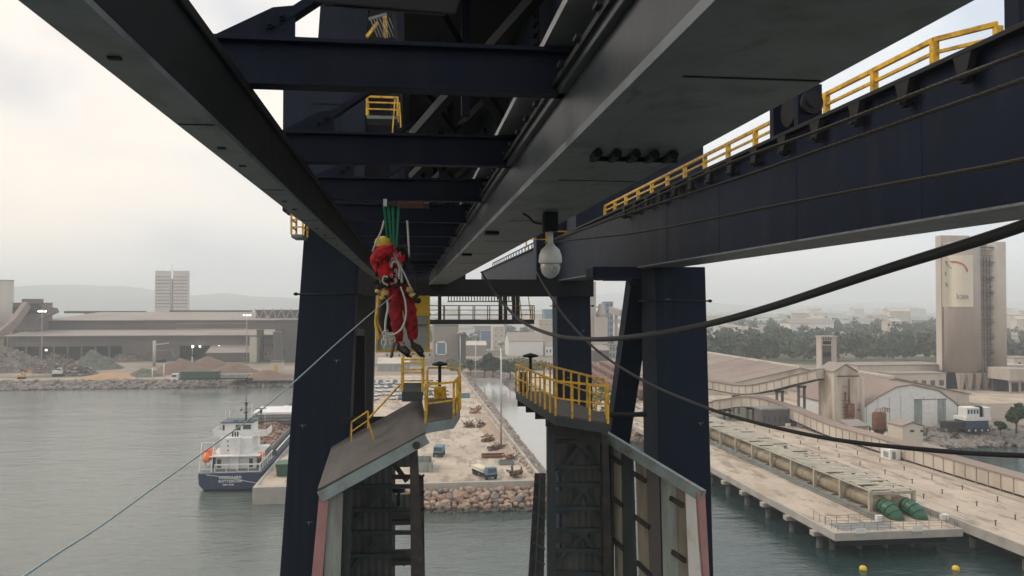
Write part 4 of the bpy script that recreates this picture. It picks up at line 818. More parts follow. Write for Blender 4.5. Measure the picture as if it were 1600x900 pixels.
# ================================================================== GENERIC BUILDERS
def facade(name, label, cat, pxa, pxb, pyt, pyb, dep, wall, roof='brownroof', rtype='flat', rh=1.5, group=None, zb=LZ, win=None, wm='glass', Y=None, bay=None, over=.2):
    """block whose front stands where its foot is seen; win = (rows, cols, w share, h share)"""
    p = gz((pxa + pxb) / 2, pyb, zb) if Y is None else V((0, Y, zb)); Y = p.y
    a, c = at(pxa, pyt, Y), at(pxb, pyt, Y); x0, x1, zt = a.x, c.x, a.z
    r = thing(name, label, cat, ((x0 + x1) / 2, Y, zb), group)
    b = MB().box(x0, x1, Y, Y + dep, zb, zt)
    if rtype == 'gabley': b.prism([(x0, Y, zt), (x1, Y, zt), ((x0 + x1) / 2, Y, zt + rh)], (0, dep, 0))
    if rtype == 'gablex': b.prism([(x0, Y, zt), (x0, Y + dep, zt), (x0, Y + dep / 2, zt + rh)], (x1 - x0, 0, 0))
    b.build('wall', wall, r)
    xm_ = (x0 + x1) / 2; o = over; e = .12
    if rtype == 'flat': b = MB().box(x0 - o, x1 + o, Y - o, Y + dep + o, zt, zt + .35)
    elif rtype == 'gabley':
        b = MB().prism([(x0 - o, Y - o, zt - .1 + e), (xm_, Y - o, zt + rh + e), (x1 + o, Y - o, zt - .1 + e), (x1 + o, Y - o, zt + .15 + e), (xm_, Y - o, zt + rh + .25 + e), (x0 - o, Y - o, zt + .15 + e)], (0, dep + 2 * o, 0))
    elif rtype == 'gablex':
        b = MB().prism([(x0 - o, Y - o, zt - .1 + e), (x0 - o, Y + dep / 2, zt + rh + e), (x0 - o, Y + dep + o, zt - .1 + e), (x0 - o, Y + dep + o, zt + .15 + e), (x0 - o, Y + dep / 2, zt + rh + .25 + e), (x0 - o, Y - o, zt + .15 + e)], (x1 - x0 + 2 * o, 0, 0))
    else: b = MB().hexa([(x0 - o, Y - o, zt), (x1 + o, Y - o, zt), (x1 + o, Y + dep, zt + rh), (x0 - o, Y + dep, zt + rh), (x0 - o, Y - o, zt + .3), (x1 + o, Y - o, zt + .3), (x1 + o, Y + dep, zt + rh + .3), (x0 - o, Y + dep, zt + rh + .3)])
    b.build('roof', roof, r)
    if win:
        rows, cols, ws, hs = win
        for i in range(rows):
            for j in range(cols):
                cxw = x0 + (x1 - x0) * (j + .5) / cols; cz = zb + (zt - zb) * (i + .5) / rows; hw2 = (x1 - x0) / cols * ws / 2; hh = (zt - zb) / rows * hs / 2
                MB().box(cxw - hw2, cxw + hw2, Y - .06, Y - .004, cz - hh, cz + hh).build('window', wm, r)
    if bay:
        b = MB()
        for i in range(bay + 1): xx = x0 + (x1 - x0) * i / bay; b.box(xx - .12, xx + .12, Y - .12, Y - .003, zb, zt)
        b.build('pilaster', wall, r)
    return r
def mast_lamp(pb, pt, label, heads='disc', lit=False, Yz=None, group='tall lighting masts'):
    p = gz(pb[0], pb[1]) if Yz is None else V((at(pb[0], 475, Yz).x, Yz, LZ)); q = at(pt[0], pt[1], p.y); h = q.z - p.z
    r = thing('lighting_mast', label, 'mast', p, group)
    MB().cyl(p, p + V((0, 0, h)), .3 if lit else .2, 8, .1).build('pole', 'alu' if not lit else 'concrete', r)
    k = p.y / 420; b = MB().lathe(p + V((0, 0, h)), [(.1, -.2), (1.5 * k, 0), (1.6 * k, .35), (.4, .7)], 12); hd = b.build('lamp_head', 'concrete', r)
    for i in range(5): an = i * 1.256; c = p + V((math.cos(an) * 1.5 * k, math.sin(an) * 1.5 * k, h + .1)); MB().box(c.x - .35 * k, c.x + .35 * k, c.y - .2, c.y + .2, c.z - .5 * k, c.z).build('floodlight', 'lamp' if lit else 'palepanel', hd)
    return r

# ================================================================== STEELWORKS ON THE FAR LEFT SHORE
Y1, Y2, Y3 = 430, 462, 505
sw = thing('steelworks_hall', 'long brown steelworks hall with stepped roofs and dark open bays on the shore', 'industrial hall', (-130, Y1, LZ))
X = lambda px, Y: at(px, 475, Y).x
Z = lambda py, Y: at(700, py, Y).z
xa, xb = X(14, Y1), X(470, Y1)
b = MB().box(xa, xb, Y1, Y1 + .5, Z(538, Y1), Z(524, Y1))
bays = [(14, 20), (193, 281), (328, 390)]
for (p0, p1) in bays: b.box(X(p0, Y1), X(p1, Y1), Y1, Y1 + .5, LZ, Z(538, Y1))
b.box(xa, xb, Y2, Y2 + .5, Z(514, Y2) - 4, Z(500, Y2)); b.box(xa, xb, Y3 + 20, Y3 + 21, LZ, Z(488, Y3)); b.box(xa, xa + .5, Y1, Y3 + 20, LZ, 14)
b.build('wall', 'brown', sw)
b = MB().box(X(14, Y1), X(385, Y1), Y1 - .2, Y1 - .003, Z(531, Y1), Z(523, Y1)); b.build('upper_band', 'greybrown', sw)
MB().box(X(60, Y2), X(232, Y2), Y2 - .1, Y2, Z(513, Y2), Z(501, Y2)).build('upper_band', 'greybrown', sw)
rf = MB().hexa([(xa - 2, Y1 - 1.5, Z(523, Y1)), (xb, Y1 - 1.5, Z(523, Y1)), (xb, Y2, Z(514, Y2)), (xa - 2, Y2, Z(514, Y2)), (xa - 2, Y1 - 1.5, Z(522, Y1) + .1), (xb, Y1 - 1.5, Z(522, Y1) + .1), (xb, Y2, Z(513, Y2)), (xa - 2, Y2, Z(513, Y2))]).build('roof', 'brownroof', sw)
x2 = X(66, Y2); b = MB().hexa([(x2, Y2 - 1.5, Z(500, Y2)), (xb, Y2 - 1.5, Z(500, Y2)), (xb, Y3, Z(488, Y3)), (x2 + 14, Y3, Z(488, Y3)), (x2, Y2 - 1.5, Z(499, Y2)), (xb, Y2 - 1.5, Z(499, Y2)), (xb, Y3, Z(487, Y3)), (x2 + 14, Y3, Z(487, Y3))]); rf2 = b.build('roof', 'brownroof', sw)
b = MB().box(X(100, Y3), X(225, Y3), Y3, Y3 + 4, Z(489, Y3), Z(485.5, Y3)); b.box(X(265, Y3), X(392, Y3), Y3, Y3 + 5, Z(489, Y3), Z(484.5, Y3)); b.build('ridge_vent', 'greybrown', rf2)
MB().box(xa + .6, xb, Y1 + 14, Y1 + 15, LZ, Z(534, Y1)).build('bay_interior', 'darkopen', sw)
for i in range(9): xx = X(20 + i * 21.6, Y1); MB().box(xx - .35, xx + .35, Y1 - .1, Y1 + .6, LZ, Z(538, Y1)).build('column', 'brown', sw)
for i in range(22):
    for py in (503.5, 512): xx = X(278 + i * 5, Y2); MB().box(xx - .45, xx + .45, Y2 - .12, Y2 - .01, Z(py + .9, Y2), Z(py, Y2)).build('window', 'cream', sw)
b = MB()
for i in range(60): xx = xa + (xb - xa) * i / 59; b.box(xx - .12, xx + .12, Y1 - .3, Y1 - .21, Z(538, Y1), Z(524, Y1))
b.build('sheeting_rib', 'brown', sw)
b = MB().box(X(286, 428), X(287, 428), 428, 428.4, Z(520, 428), Z(500, 428))
# low annex with light roof, tower blocks and conveyors to its right
facade('annex_shed', 'low brown shed with pale lean-to roof in front of the lit bay of the steelworks', 'shed', 322, 394, 552, 566, 16, 'greybrown', 'brownroof', 'shed', 3.6)
for (p0, p1, t_, bt, dp, w_, nm, lb_) in (
    (430, 480, 501, 566, 22, 'greybrown', 'process_building', 'tall dark grey clad block at the right end of the steelworks'),
    (390, 401, 526, 566, 8, 'cream', 'hopper_tower', 'narrow cream clad tower left of the dark stack at the steelworks end'),
    (401, 409, 516, 564, 6, 'greybrown', 'stack_tower', 'slim dark stack between two cream towers at the steelworks end'),
    (411, 426, 526, 562, 8, 'cream', 'hopper_tower', 'cream clad tower right of the slim dark stack'),
    (427, 438, 520, 570, 9, 'greybrown', 'transfer_tower', 'dark transfer tower beside the big cream hopper'),
    (440, 470, 527, 558, 9, 'cream', 'hopper_tower', 'widest cream hopper tower, closest to the nearer crane leg')):
    facade(nm, lb_, 'tower', p0, p1, t_, bt, dp, w_, 'greybrown', 'flat', win=(2, 2, .25, .2) if p1 - p0 > 12 else None)
cvh = facade('conveyor_head_house', 'brown head house with a sloping truss arm above the left end of the steelworks', 'building', 20, 64, 474, 566, 14, 'brown', 'greybrown', 'flat', Y=452, win=(3, 4, .3, .15))
MB().box(X(20, 451), X(64, 451), 450.6, 451.9, Z(489, 451), Z(479, 451)).build('louvre_band', 'darkopen', cvh)
b = MB(); b.beam((X(66, 451), 451, Z(474, 451)), (X(89, 449), 449, Z(484, 451)), .8, .8); b.beam((X(60, 451), 451, Z(496, 451)), (X(89, 449), 449, Z(484, 451)), 2.5, 2.5); b.beam((X(36, 451), 451, Z(471, 451)), (X(66, 451), 451, Z(471, 451)), 3, 2.4); b.build('truss_arm', 'brown', cvh)
b = MB().beam(at(42, 476, 448), at(20, 506, 440), 3, 3.6); b.beam(at(20, 506, 440), at(-40, 556, 425), 3, 3.6)
cvo = thing('inclined_conveyor', 'enclosed brown conveyor climbing to the head house at the far left', 'conveyor', at(20, 506, 440)); b.build('gallery', 'pinkroof', cvo)
b = MB()
for t in (.2, .5, .8): p = at(20, 506, 440).lerp(at(-40, 556, 425), t); b.box(p.x - .4, p.x + .4, p.y - .4, p.y + .4, LZ, p.z)
b.build('trestle', 'brown', cvo)
trc = thing('truss_gallery', 'pale steel truss conveyor crossing behind the dark clad block', 'conveyor', (X(420, 445), 445, LZ))
b = MB(); ya, yb = Z(484, 470), Z(499, 470)
b.box(X(400, 470), X(480, 470), 470, 480, yb, ya); b.build('gallery', 'greybrown', trc)
b = MB()
for i in range(6): b.beam((X(398 + i * 14, 469), 469.5, ya + .6), (X(404 + i * 14, 469), 469.5, yb), .5, .5, (0, 1, 0)); b.beam((X(404 + i * 14, 469), 469.4, yb), (X(412 + i * 14, 469), 469.4, ya + .6), .4, .4, (0, 1, 0))
b.beam(at(404, 514, 468), at(420, 493, 468), 1.6, 2); b.build('truss', 'concrete', trc)
si = thing('storage_silo', 'tall pale silo at the left edge above the steelworks', 'silo', (X(3, 520), 520, LZ))
MB().cyl((X(3, 520), 520, LZ), (X(3, 520), 520, Z(441, 520)), 6, 20).build('shell', 'silolight', si); MB().cyl((X(3, 520), 520, Z(441, 520)), (X(3, 520), 520, Z(440, 520)), 6.2, 20).build('cap', 'silo', si)
# twin block tower beyond the roof
tw = thing('twin_tower', 'pale twin bodied silo tower with speckled panels rising behind the steelworks roof', 'tower', (X(268, 560), 560, LZ))
for (p0, p1) in ((242, 265), (270, 294)):
    t_ = MB().box(X(p0, 560), X(p1, 560), 560, 563.5, LZ, Z(425, 560)).build('tower_block', 'palewhite', tw, bevel=.1)
    for i in range(10):
        for j in range(5): xx = X(p0 + 2.4 + j * 4.6, 560); zz = Z(437 + i * 4.6, 560); 
        b = MB()
        for j in range(5): xx = X(p0 + 2.4 + j * 4.6, 560); zz = Z(434 + i * 5, 560); b.box(xx - .75, xx + .45 + .3 * ((i * 7 + j * 3) % 3), 559.9, 560, zz - .55, zz + .2)
        b.build('panel_row', 'silo', t_)
MB().box(X(265, 561), X(270, 561), 565, 567, LZ, Z(437, 560)).build('link', 'palepanel', tw); MB().cyl((X(265, 560), 565, Z(425, 560)), (X(265, 560), 565, Z(414, 560)), .15, 6).build('aerial', 'alu', tw)
mast_lamp((66, 566), (66, 486), 'tall lit lighting mast in front of the left part of the steelworks', lit=True, Yz=405)
mast_lamp((386, 560), (386, 492), 'tall lit lighting mast in front of the right part of the steelworks', lit=True, Yz=405)
g_ = thing('floodlight', 'small lit floodlight on a pole in the dark bay opening', 'lamp', (X(301, 424), 424, LZ)); MB().cyl((X(301, 424), 424, LZ), (X(301, 424), 424, Z(539, 424)), .12, 6).build('pole', 'alu', g_); MB().box(X(299.5, 423), X(302.5, 423), 423.6, 424, Z(540.5, 424), Z(537.5, 424)).build('lamp_head', 'lamp', g_)
for (px, py, lb_) in ((313, 539, 'lit lamp on the lintel of the dark bay, left of the shed roof'), (343, 539, 'lit lamp above the pale lean-to roof'), (73, 543, 'small lit lamp inside the left open bays')):
    g_ = thing('wall_lamp', lb_, 'lamp', (X(px, 428.5), 428.5, Z(py, 428.5))); q = V((X(px, 428.5), 428.5, Z(py, 428.5)))
    MB().box(q.x - .35, q.x + .35, 428.2, 428.6, q.z - .35, q.z + .35).build('lens', 'lamp', g_); MB().box(q.x - .08, q.x + .08, 428.6, 429.8, q.z, q.z + .15).build('bracket', 'alu', g_)
g_ = thing('boom_crane', 'pale slewing crane on a column in front of the steelworks', 'crane', gz(241, 572))
q = gz(241, 572); MB().cyl(q, (q.x, q.y, Z(530, q.y)), .7, 10).build('column', 'silolight', g_); MB().beam((q.x, q.y, Z(536, q.y)), (at(264, 536, q.y)), .5, .5).build('jib', 'alu', g_); MB().box(q.x - 3, q.x + 6, q.y, q.y + 4, Z(556, q.y), Z(545, q.y)).build('platform', 'greybrown', g_)
# heaps along the shore
for (px, pyb, pyt, wpx, m_, nm, lb_, cat, rg) in (
    (8, 586, 548, 150, 'scrap', 'scrap_heap', 'wide silvery scrap heap at the left edge of the shore', 'scrap heap', .22),
    (88, 588, 552, 70, 'scrap', 'scrap_heap', 'mottled grey scrap heap behind the white loader', 'scrap heap', .24),
    (148, 584, 546, 72, 'scrapgreen', 'scrap_heap', 'rounded green grey heap of turnings', 'scrap heap', .1),
    (126, 590, 570, 44, 'scrap', 'scrap_heap', 'small low pale scrap heap by the shore track', 'scrap heap', .25),
    (198, 568, 552, 50, 'scrap', 'scrap_heap', 'pale scrap heap beside the orange sand', 'scrap heap', .25),
    (172, 592, 580, 80, 'sand', 'sand_heap', 'low orange sand heap on the shore', 'sand heap', .02),
    (228, 592, 572, 50, 'scrapgreen', 'gravel_heap', 'small dark gravel cone right of the orange sand', 'gravel heap', .04),
    (285, 588, 560, 84, 'soil', 'ore_heap', 'brown ore heap behind the dark green trailer', 'ore heap', .03),
    (328, 584, 557, 96, 'soil', 'ore_heap', 'broad brown ore heap below the shed', 'ore heap', .03),
    (366, 586, 564, 70, 'soil', 'ore_heap', 'brown ore heap behind the pale blue wagon', 'ore heap', .04),
    (418, 594, 577, 84, 'soil', 'ore_heap', 'low dark brown ore heap nearest the crane leg', 'ore heap', .04)):
    c = gz(px, (pyb + pyt) / 2 + (pyb - pyt) * .3); sc_ = c.y / F; heap(nm, lb_, cat, (c.x, c.y, LZ), wpx / 2 * sc_ * 1.1, min(20, wpx / 2 * sc_), max(1.6, (pyb - pyt) * .68 * sc_), m_, int(px * 3 + 7), rg)
# vehicles on the shore
def wheels(par, pts, r, w_, ax_='y'):
    for p in pts:
        o = MB().cyl(V(p) + V((0, -w_ / 2, 0)), V(p) + V((0, w_ / 2, 0)), r, 12).build('wheel', 'tyre', par); MB().cyl(V(p) + V((0, -w_ / 2 - .02, 0)), V(p) + V((0, w_ / 2 + .02, 0)), r * .5, 8).build('rim', 'alu', o)
def trailer(px, py, Lm, label, body, cabm, cat='lorry', h=2.6, round_=False):
    c = gz(px, py); r = thing('lorry', label, cat, c); x, y, z = c
    if round_:
        b = MB().tube([(x - Lm * .36, y, z + 2.1), (x + Lm * .5, y, z + 2.1)], 1.3, 14)
    else: b = MB().box(x - Lm * .3, x + Lm * .5, y - 1.25, y + 1.25, z + 1.1, z + 1.1 + h)
    b.build('body', body, r, bevel=.08); MB().box(x - Lm * .45, x + Lm * .5, y - .9, y + .9, z + .75, z + 1.1).build('chassis', 'dark', r)
    cb_ = MB().hexa([(x - Lm * .5, y - 1.2, z + .6), (x - Lm * .34, y - 1.2, z + .6), (x - Lm * .34, y + 1.2, z + .6), (x - Lm * .5, y + 1.2, z + .6), (x - Lm * .48, y - 1.1, z + 2.9), (x - Lm * .34, y - 1.1, z + 2.9), (x - Lm * .34, y + 1.1, z + 2.9), (x - Lm * .48, y + 1.1, z + 2.9)]).build('cab', cabm, r, bevel=.08)
    MB().box(x - Lm * .475, x - Lm * .38, y - 1.23, y - 1.15, z + 1.8, z + 2.5).build('window', 'glass', cb_)
    wheels(r, [(x + Lm * k, y + s_, z + .5) for k in (-.42, .2, .3, .4) for s_ in (-1.05, 1.05)], .5, .3); return r
trailer(306, 596, 17, 'dark green tipper trailer with white cab on the far shore track', 'dgreen', 'white')
trailer(360, 595, 12, 'pale blue grey wagon on the far shore track, right of the green trailer', 'palepanel', 'orange', h=1.4)
def digger(px, py, label, m_, sc=1.0, arm=True, name='excavator', cat='excavator'):
    c = gz(px, py); r = thing(name, label, cat, c); x, y, z = c
    MB().box(x - 1.6 * sc, x + 1.6 * sc, y - 1.2 * sc, y - .6 * sc, z, z + .8 * sc).build('track', 'dark', r, bevel=.1); MB().box(x - 1.6 * sc, x + 1.6 * sc, y + .6 * sc, y + 1.2 * sc, z, z + .8 * sc).build('track', 'dark', r, bevel=.1)
    MB().box(x - 1.7 * sc, x + 1.2 * sc, y - 1.1 * sc, y + 1.1 * sc, z + .9 * sc, z + 2 * sc).build('body', m_, r, bevel=.12); cb_ = MB().box(x + .1 * sc, x + 1.3 * sc, y - 1.1 * sc, y - .1 * sc, z + 2 * sc, z + 3 * sc).build('cab', 'white', r, bevel=.1)
    MB().box(x + .2 * sc, x + 1.2 * sc, y - 1.13 * sc, y - 1.1 * sc, z + 2.2 * sc, z + 2.8 * sc).build('window', 'glass', cb_)
    if arm: am = MB().beam((x + 1 * sc, y, z + 1.6 * sc), (x + 3.4 * sc, y, z + 4.2 * sc), .35 * sc, .5 * sc).build('boom', m_, r); MB().beam((x + 3.4 * sc, y, z + 4.2 * sc), (x + 4.8 * sc, y, z + 1.5 * sc), .3 * sc, .4 * sc).build('stick', m_, r)
    return r
digger(91, 588, 'white cabbed loader in front of the grey scrap heap', 'white', 1.1, False, 'loader', 'loader')
digger(34, 592, 'small yellow machine at the foot of the big silvery scrap heap', 'yellow', .8, True)
digger(389, 594, 'small yellow machine on the shore track right of the pale wagon', 'yellow', .8, False, 'dumper', 'dumper')
digger(250, 566, 'blue grey scrap handler among the heaps left of the brown ore', 'lblue', 1.5, True)
digger(212, 563, 'dull blue handler behind the pale scrap by the open bays', 'lblue', 1.3, True)
kk = facade('kiosk', 'small cream kiosk with a yellow lit doorway near the crane leg', 'kiosk', 422, 441, 566, 588, 5, 'cream', 'greybrown', 'flat', win=(1, 1, .3, .6), wm='cabyellow')
for (px, py, h) in ((256, 590, 5), (238, 592, 4), (300, 580, 6)):
    q = gz(px, py); tag(MB().cyl(q, q + V((0, 0, h)), .18, 6).build('marker_pole', 'white', org=q), {256: 'short pale pole by the brown ore heap', 238: 'short pale pole between the gravel cone and the ore', 300: 'pale pole standing behind the green trailer'}[px], 'pole')
# ================================================================== JETTIES ON THE RIGHT
jt = thing('pipe_jetty', 'nearer concrete jetty on pile caps that carries two big pipes out over the water', 'jetty', (58, 99, 0))
b = MB().box(50, 66, 99, 216, 2.62, 3.0); b.build('deck', 'deck', jt, bevel=.04)
b = MB().box(49.8, 50.15, 99, 216, 2.1, 3.06); b.box(49.8, 66.2, 98.75, 99.1, 2.1, 3.06); b.box(65.9, 66.2, 99.1, 216, 2.1, 3.03); b.build('edge_beam', 'concrete', jt, bevel=.05)
MB().box(51.2, 65.2, 100.4, 214, 1.0, 2.6).build('under_beam', 'dark', jt)
for i in range(15):
    y = 103 + i * 7.4; cp = MB().box(49.3, 51.2, y, y + 1.1, 1.5, 2.12).build('pile_cap', 'concrete', jt, bevel=.08)
    b = MB().cyl((50.4, y + .6, -3), (50.4, y + .6, 1.2), .4, 10); b.build('pile', 'shadeconcrete', cp)
for x in (51.5, 55, 58.5, 62, 65): MB().cyl((x, 102.6, -3), (x, 102.6, 1.7), .35, 10).build('pile', 'shadeconcrete', jt)
rails(jt, [(50.6, 105.5, 3.0), (50.6, 99.5, 3.0), (65.6, 99.5, 3.0), (65.6, 112, 3.0)], 1.0, 1.6, .05, mt='creampanel')
rails(jt, [(50.9, 103.2, 3.0), (58.6, 103.2, 3.0)], 1.0, 1.6, .05, mt='creampanel')
b = MB().box(51.3, 58.4, 99.9, 103, 3.004, 3.03); b.build('pit_grating', 'hullgrey', jt)
for px, lb_ in ((1345, 'white blank sign plate on the jetty end below the pit grating'), (1433, 'white blank sign plate on the jetty end in front of the green elbows')):
    p = at(px, 826, 93.4); o = thing('sign_plate', lb_, 'sign', p); MB().box(p.x - .65, p.x + .65, 93.32, 93.38, 2.95, 3.55).build('plate', 'white', o)
    MB().box(p.x - .6, p.x - .55, 93.38, 93.44, 2.6, 3.5).build('bracket', 'alu', o); MB().box(p.x + .55, p.x + .6, 93.38, 93.44, 2.6, 3.5).build('bracket', 'alu', o)
for x, lb_ in ((60.5, 'big tan pipe ending in a green elbow, left one of the pair on the jetty'), (63.7, 'big tan pipe ending in a green elbow, right one of the pair on the jetty')):
    pp = thing('pipeline', lb_, 'pipe', (x, 106, 3)); P = [(x, 106.6 + i * 3.65, 4.15) for i in range(30)]
    MB().tube(P, .9, 20).build('pipe_run', 'pipe', pp)
    b = MB()
    for i in range(29): b.cyl((x, 108.4 + i * 3.65, 4.15), (x, 108.55 + i * 3.65, 4.15), .95, 20)
    b.build('joint_ring', 'slat', pp)
    E = [(x, 106.6, 4.15), (x + .05, 105.9, 4.12), (x + .15, 105.2, 3.95), (x + .3, 104.6, 3.6), (x + .42, 104.15, 3.1), (x + .5, 103.95, 2.6)]
    MB().tube(E, .92, 20).build('elbow', 'green', pp); b = MB()
    for i in range(5): q = V(E[i]); d = (V(E[i + 1]) - q).normalized(); b.cyl(q, q + d * .1, .99, 20)
    b.build('flange', 'dgreen', pp)
    for i in range(15): MB().box(x - 1, x + 1, 110.3 + i * 7.4, 110.8 + i * 7.4, 3.0, 3.3).build('saddle', 'concrete', pp)
fr = thing('pipe_gallery_frame', 'pale portal frames and slatted top standing over the two big pipes', 'frame', (62.2, 107, 3))
for i in range(15):
    y = 107 + i * 7.4
    for x in (59.1, 65.1): MB().box(x - .22, x + .22, y - .22, y + .22, 3, 5.75).build('post', 'slat', fr, bevel=.03)
    MB().box(58.9, 65.3, y - .2, y + .2, 5.5, 5.85).build('cross_beam', 'slat', fr)
for x in (59.1, 65.1, 62.1): MB().box(x - .16, x + .16, 106.7, 211, 5.86, 6.0).build('runner', 'slat', fr)
sg = random.Random(9)
for i in range(98):
    y = 107.3 + i * 1.06; xa_, xb_ = (59.4, 62.0) if sg.random() < .22 else ((62.2, 64.9) if sg.random() < .12 else (59.3, 64.95))
    MB().box(xa_, xb_, y, y + .84, 6.004, 6.06).build('slat', 'slat', fr)
b = MB().beam((58.4, 104, 3.35), (58.4, 210, 3.35), .5, .3); b.beam((57.9, 104, 3.2), (57.9, 210, 3.2), .18, .18); b.build('cable_trough', 'hullgrey', fr)
for px, py in ((1374, 814), (1475, 812)): p = gz(px, py, 3.0); tag(MB().box(p.x - .45, p.x + .45, p.y - .3, p.y + .3, 3, 3.7).build('locker', 'white', org=p, bevel=.05), {1374: 'small white locker beside the left green elbow', 1475: 'small white locker right of the green elbows'}[px], 'locker')
for o_ in [o for o in COL.objects if o.name.startswith(('pipe_jetty', 'pipeline', 'pipe_gallery_frame'))]: o_.location.y -= 5.3; o_.location.x += .3
j2 = thing('road_jetty', 'farther wide concrete jetty carrying the long conveyor on the right', 'jetty', (80, 90, 0))
MB().box(68.6, 94, 55, 186, 2.62, 3.0).build('deck', 'deck', j2, bevel=.04)
b = MB().box(68.4, 68.7, 55, 186, 1.9, 3.12); b.build('edge_beam', 'concrete', j2); MB().box(69.2, 93.4, 56, 184, 1.2, 2.6).build('under_beam', 'dark', j2)
MB().box(83.3, 83.6, 55, 176, 3.0, 3.25).build('kerb', 'concrete', j2); MB().box(94, 100, 55, 120, 2.2, 2.7).build('side_deck', 'deck', j2)
MB().box(88, 101, 146, 184, 2.2, 3.01).build('apron', 'deck', j2)
for i in range(14):
    b = MB().cyl((69.6, 60 + i * 9, -3), (69.6, 60 + i * 9, 1.3), .45, 10); b.cyl((93, 60 + i * 9, -3), (93, 60 + i * 9, 1.3), .45, 10); b.build('pile', 'shadeconcrete', j2)
pp0 = thing('marker_post', '', 'post'); MB().cyl((0, 0, 0), (0, 0, .75), .09, 8).build('post', 'blackiron', pp0); MB().box(-.14, .14, -.14, .14, .75, .9).build('cap', 'rust', pp0)
st = []; sg = random.Random(3)
for k, x in enumerate((71.5, 75.8, 80.5)):
    for i in range(14): place(pp0, st, (x + sg.uniform(-.1, .1), 80 + i * 7.2 + k * 2.2, 3.0), 0, .75, 'short dark marker post standing on the wide jetty deck', 'marker posts in rows on the wide jetty deck')
b = MB()
for k, x in enumerate((71.5, 75.8, 80.5)): b.box(x - .06, x + .06, 70, 182, 3.004, 3.02)
tag(b.build('road', 'concrete'), kind='structure')
def gallery(name, label, path, w_, h_, cols, ribm='silo'):
    P = catmull(path, 8); P = [V(p) for p in P]; r = thing(name, label, 'conveyor', (P[0].x, P[0].y, LZ))
    wl = MB(); rfm = MB(); rb = MB(); fl = MB(); acc = 0
    n = len(P); S_ = []
    for i in range(n):
        d = (P[min(i + 1, n - 1)] - P[max(i - 1, 0)]); d.z = 0; d.normalize(); s_ = V((d.y, -d.x, 0)); S_.append(s_)
    def sweep(mb, hw0, z0, z1):
        vs = []
        for p, s_ in zip(P, S_): vs += [p - s_ * hw0 + V((0, 0, z0)), p + s_ * hw0 + V((0, 0, z0)), p + s_ * hw0 + V((0, 0, z1)), p - s_ * hw0 + V((0, 0, z1))]
        fs = [(0, 1, 2, 3), tuple(reversed(range(len(vs) - 4, len(vs))))]
        for i in range(n - 1):
            for k in range(4): fs.append((i * 4 + k, i * 4 + (k + 1) % 4, (i + 1) * 4 + (k + 1) % 4, (i + 1) * 4 + k))
        mb.add(vs, fs)
    sweep(wl, w_ / 2, -h_ / 2 + .2, h_ / 2 - .1); sweep(fl, w_ / 2 + .08, -h_ / 2 - .02, -h_ / 2 + .2); sweep(rfm, w_ / 2 + .2, h_ / 2 - .1, h_ / 2 + .12)
    o = wl.build('gallery', 'cream', r); rfm.build('roof', 'pinkroof', r); fl.build('floor_truss', 'dark', r)
    for i in range(n - 1):
        sl_ = (P[i + 1] - P[i]).length
        while acc < sl_:
            p = P[i].lerp(P[i + 1], acc / sl_); s_ = S_[i]
            for q in (-1, 1): c = p + s_ * q * (w_ / 2 + .04); rb.box(c.x - .07, c.x + .07, c.y - .07, c.y + .07, c.z - h_ / 2, c.z + h_ / 2 - .05)
            acc += 2.6
        acc -= sl_
    rb.build('rib', ribm, o)
    for (x, y, zt__) in cols:
        b = MB().box(x - .9, x - .5, y - .3, y + .3, LZ, zt__); b.box(x + .5, x + .9, y - .3, y + .3, LZ, zt__); b.box(x - 1.1, x + 1.1, y - .3, y + .3, zt__ - .5, zt__); b.build('trestle', 'greybrown', r)
    return r
gallery('conveyor_gallery', 'long curving cream conveyor gallery that dips from the yard down onto the wide jetty', [(64, 203, 4.0), (73.5, 198, 4.8), (75.7, 194, 6.0), (79.7, 190, 7.1), (83, 185, 6.9), (86.2, 177.8, 5.6), (86.8, 163, 4.4), (86.8, 150, 4.4), (86.9, 120, 4.3), (87, 90, 4.4), (87, 60, 4.4)], 2.6, 2.5, [(76.5, 193.5, 4.9), (80.5, 189.2, 5.8), (84.2, 183, 5.2)])
gallery('conveyor_gallery', 'higher cream conveyor gallery rising to the rust stained bin house', [at(1070, 588, 226), at(1108, 600, 214), at(1165, 609, 200), at(1210, 603, 190), at(1245, 594, 183), at(1282, 585, 177)], 2.6, 2.3, [(*at(1150, 609, 203).xy, at(1150, 609, 203).z - 1.4), (*at(1218, 601, 188.5).xy, at(1218, 601, 188.5).z - 1.4), (*at(1252, 593, 182).xy, at(1252, 593, 182).z - 1.4)])
tr_ = thing('transfer_chute', 'small white transfer housing where the conveyor meets the jetty', 'housing', (84, 137, 3)); MB().box(83.2, 85.2, 136, 139, 3.01, 4.9).build('housing', 'white', tr_, bevel=.1); MB().box(83.6, 84.2, 135.93, 136, 3.2, 4.5).build('door', 'hullgrey', tr_)
MB().box(83.15, 83.2, 136.5, 138, 3.4, 4.4).build('hatch', 'palepanel', tr_)
# dark low shed by the galleries
sh_ = facade('low_shed', 'long low dark grey shed under the curving conveyor gallery', 'shed', 1190, 1257, 641, 669, 4, 'greybrown', 'hullgrey', 'flat', win=(1, 8, .4, .4))
o = MB(); 
for px, m_ in ((1231, 'pink'), (1249, 'white')):
    p = at(px, 665, gz(1219, 671).y - .1); tag(MB().box(p.x - .6, p.x + .6, p.y - .06, p.y, p.z - .5, p.z + .5).build('sign_board', 'white', org=p), 'small white board on the dark shed wall, ' + ('left one' if px == 1231 else 'right one'), 'sign')
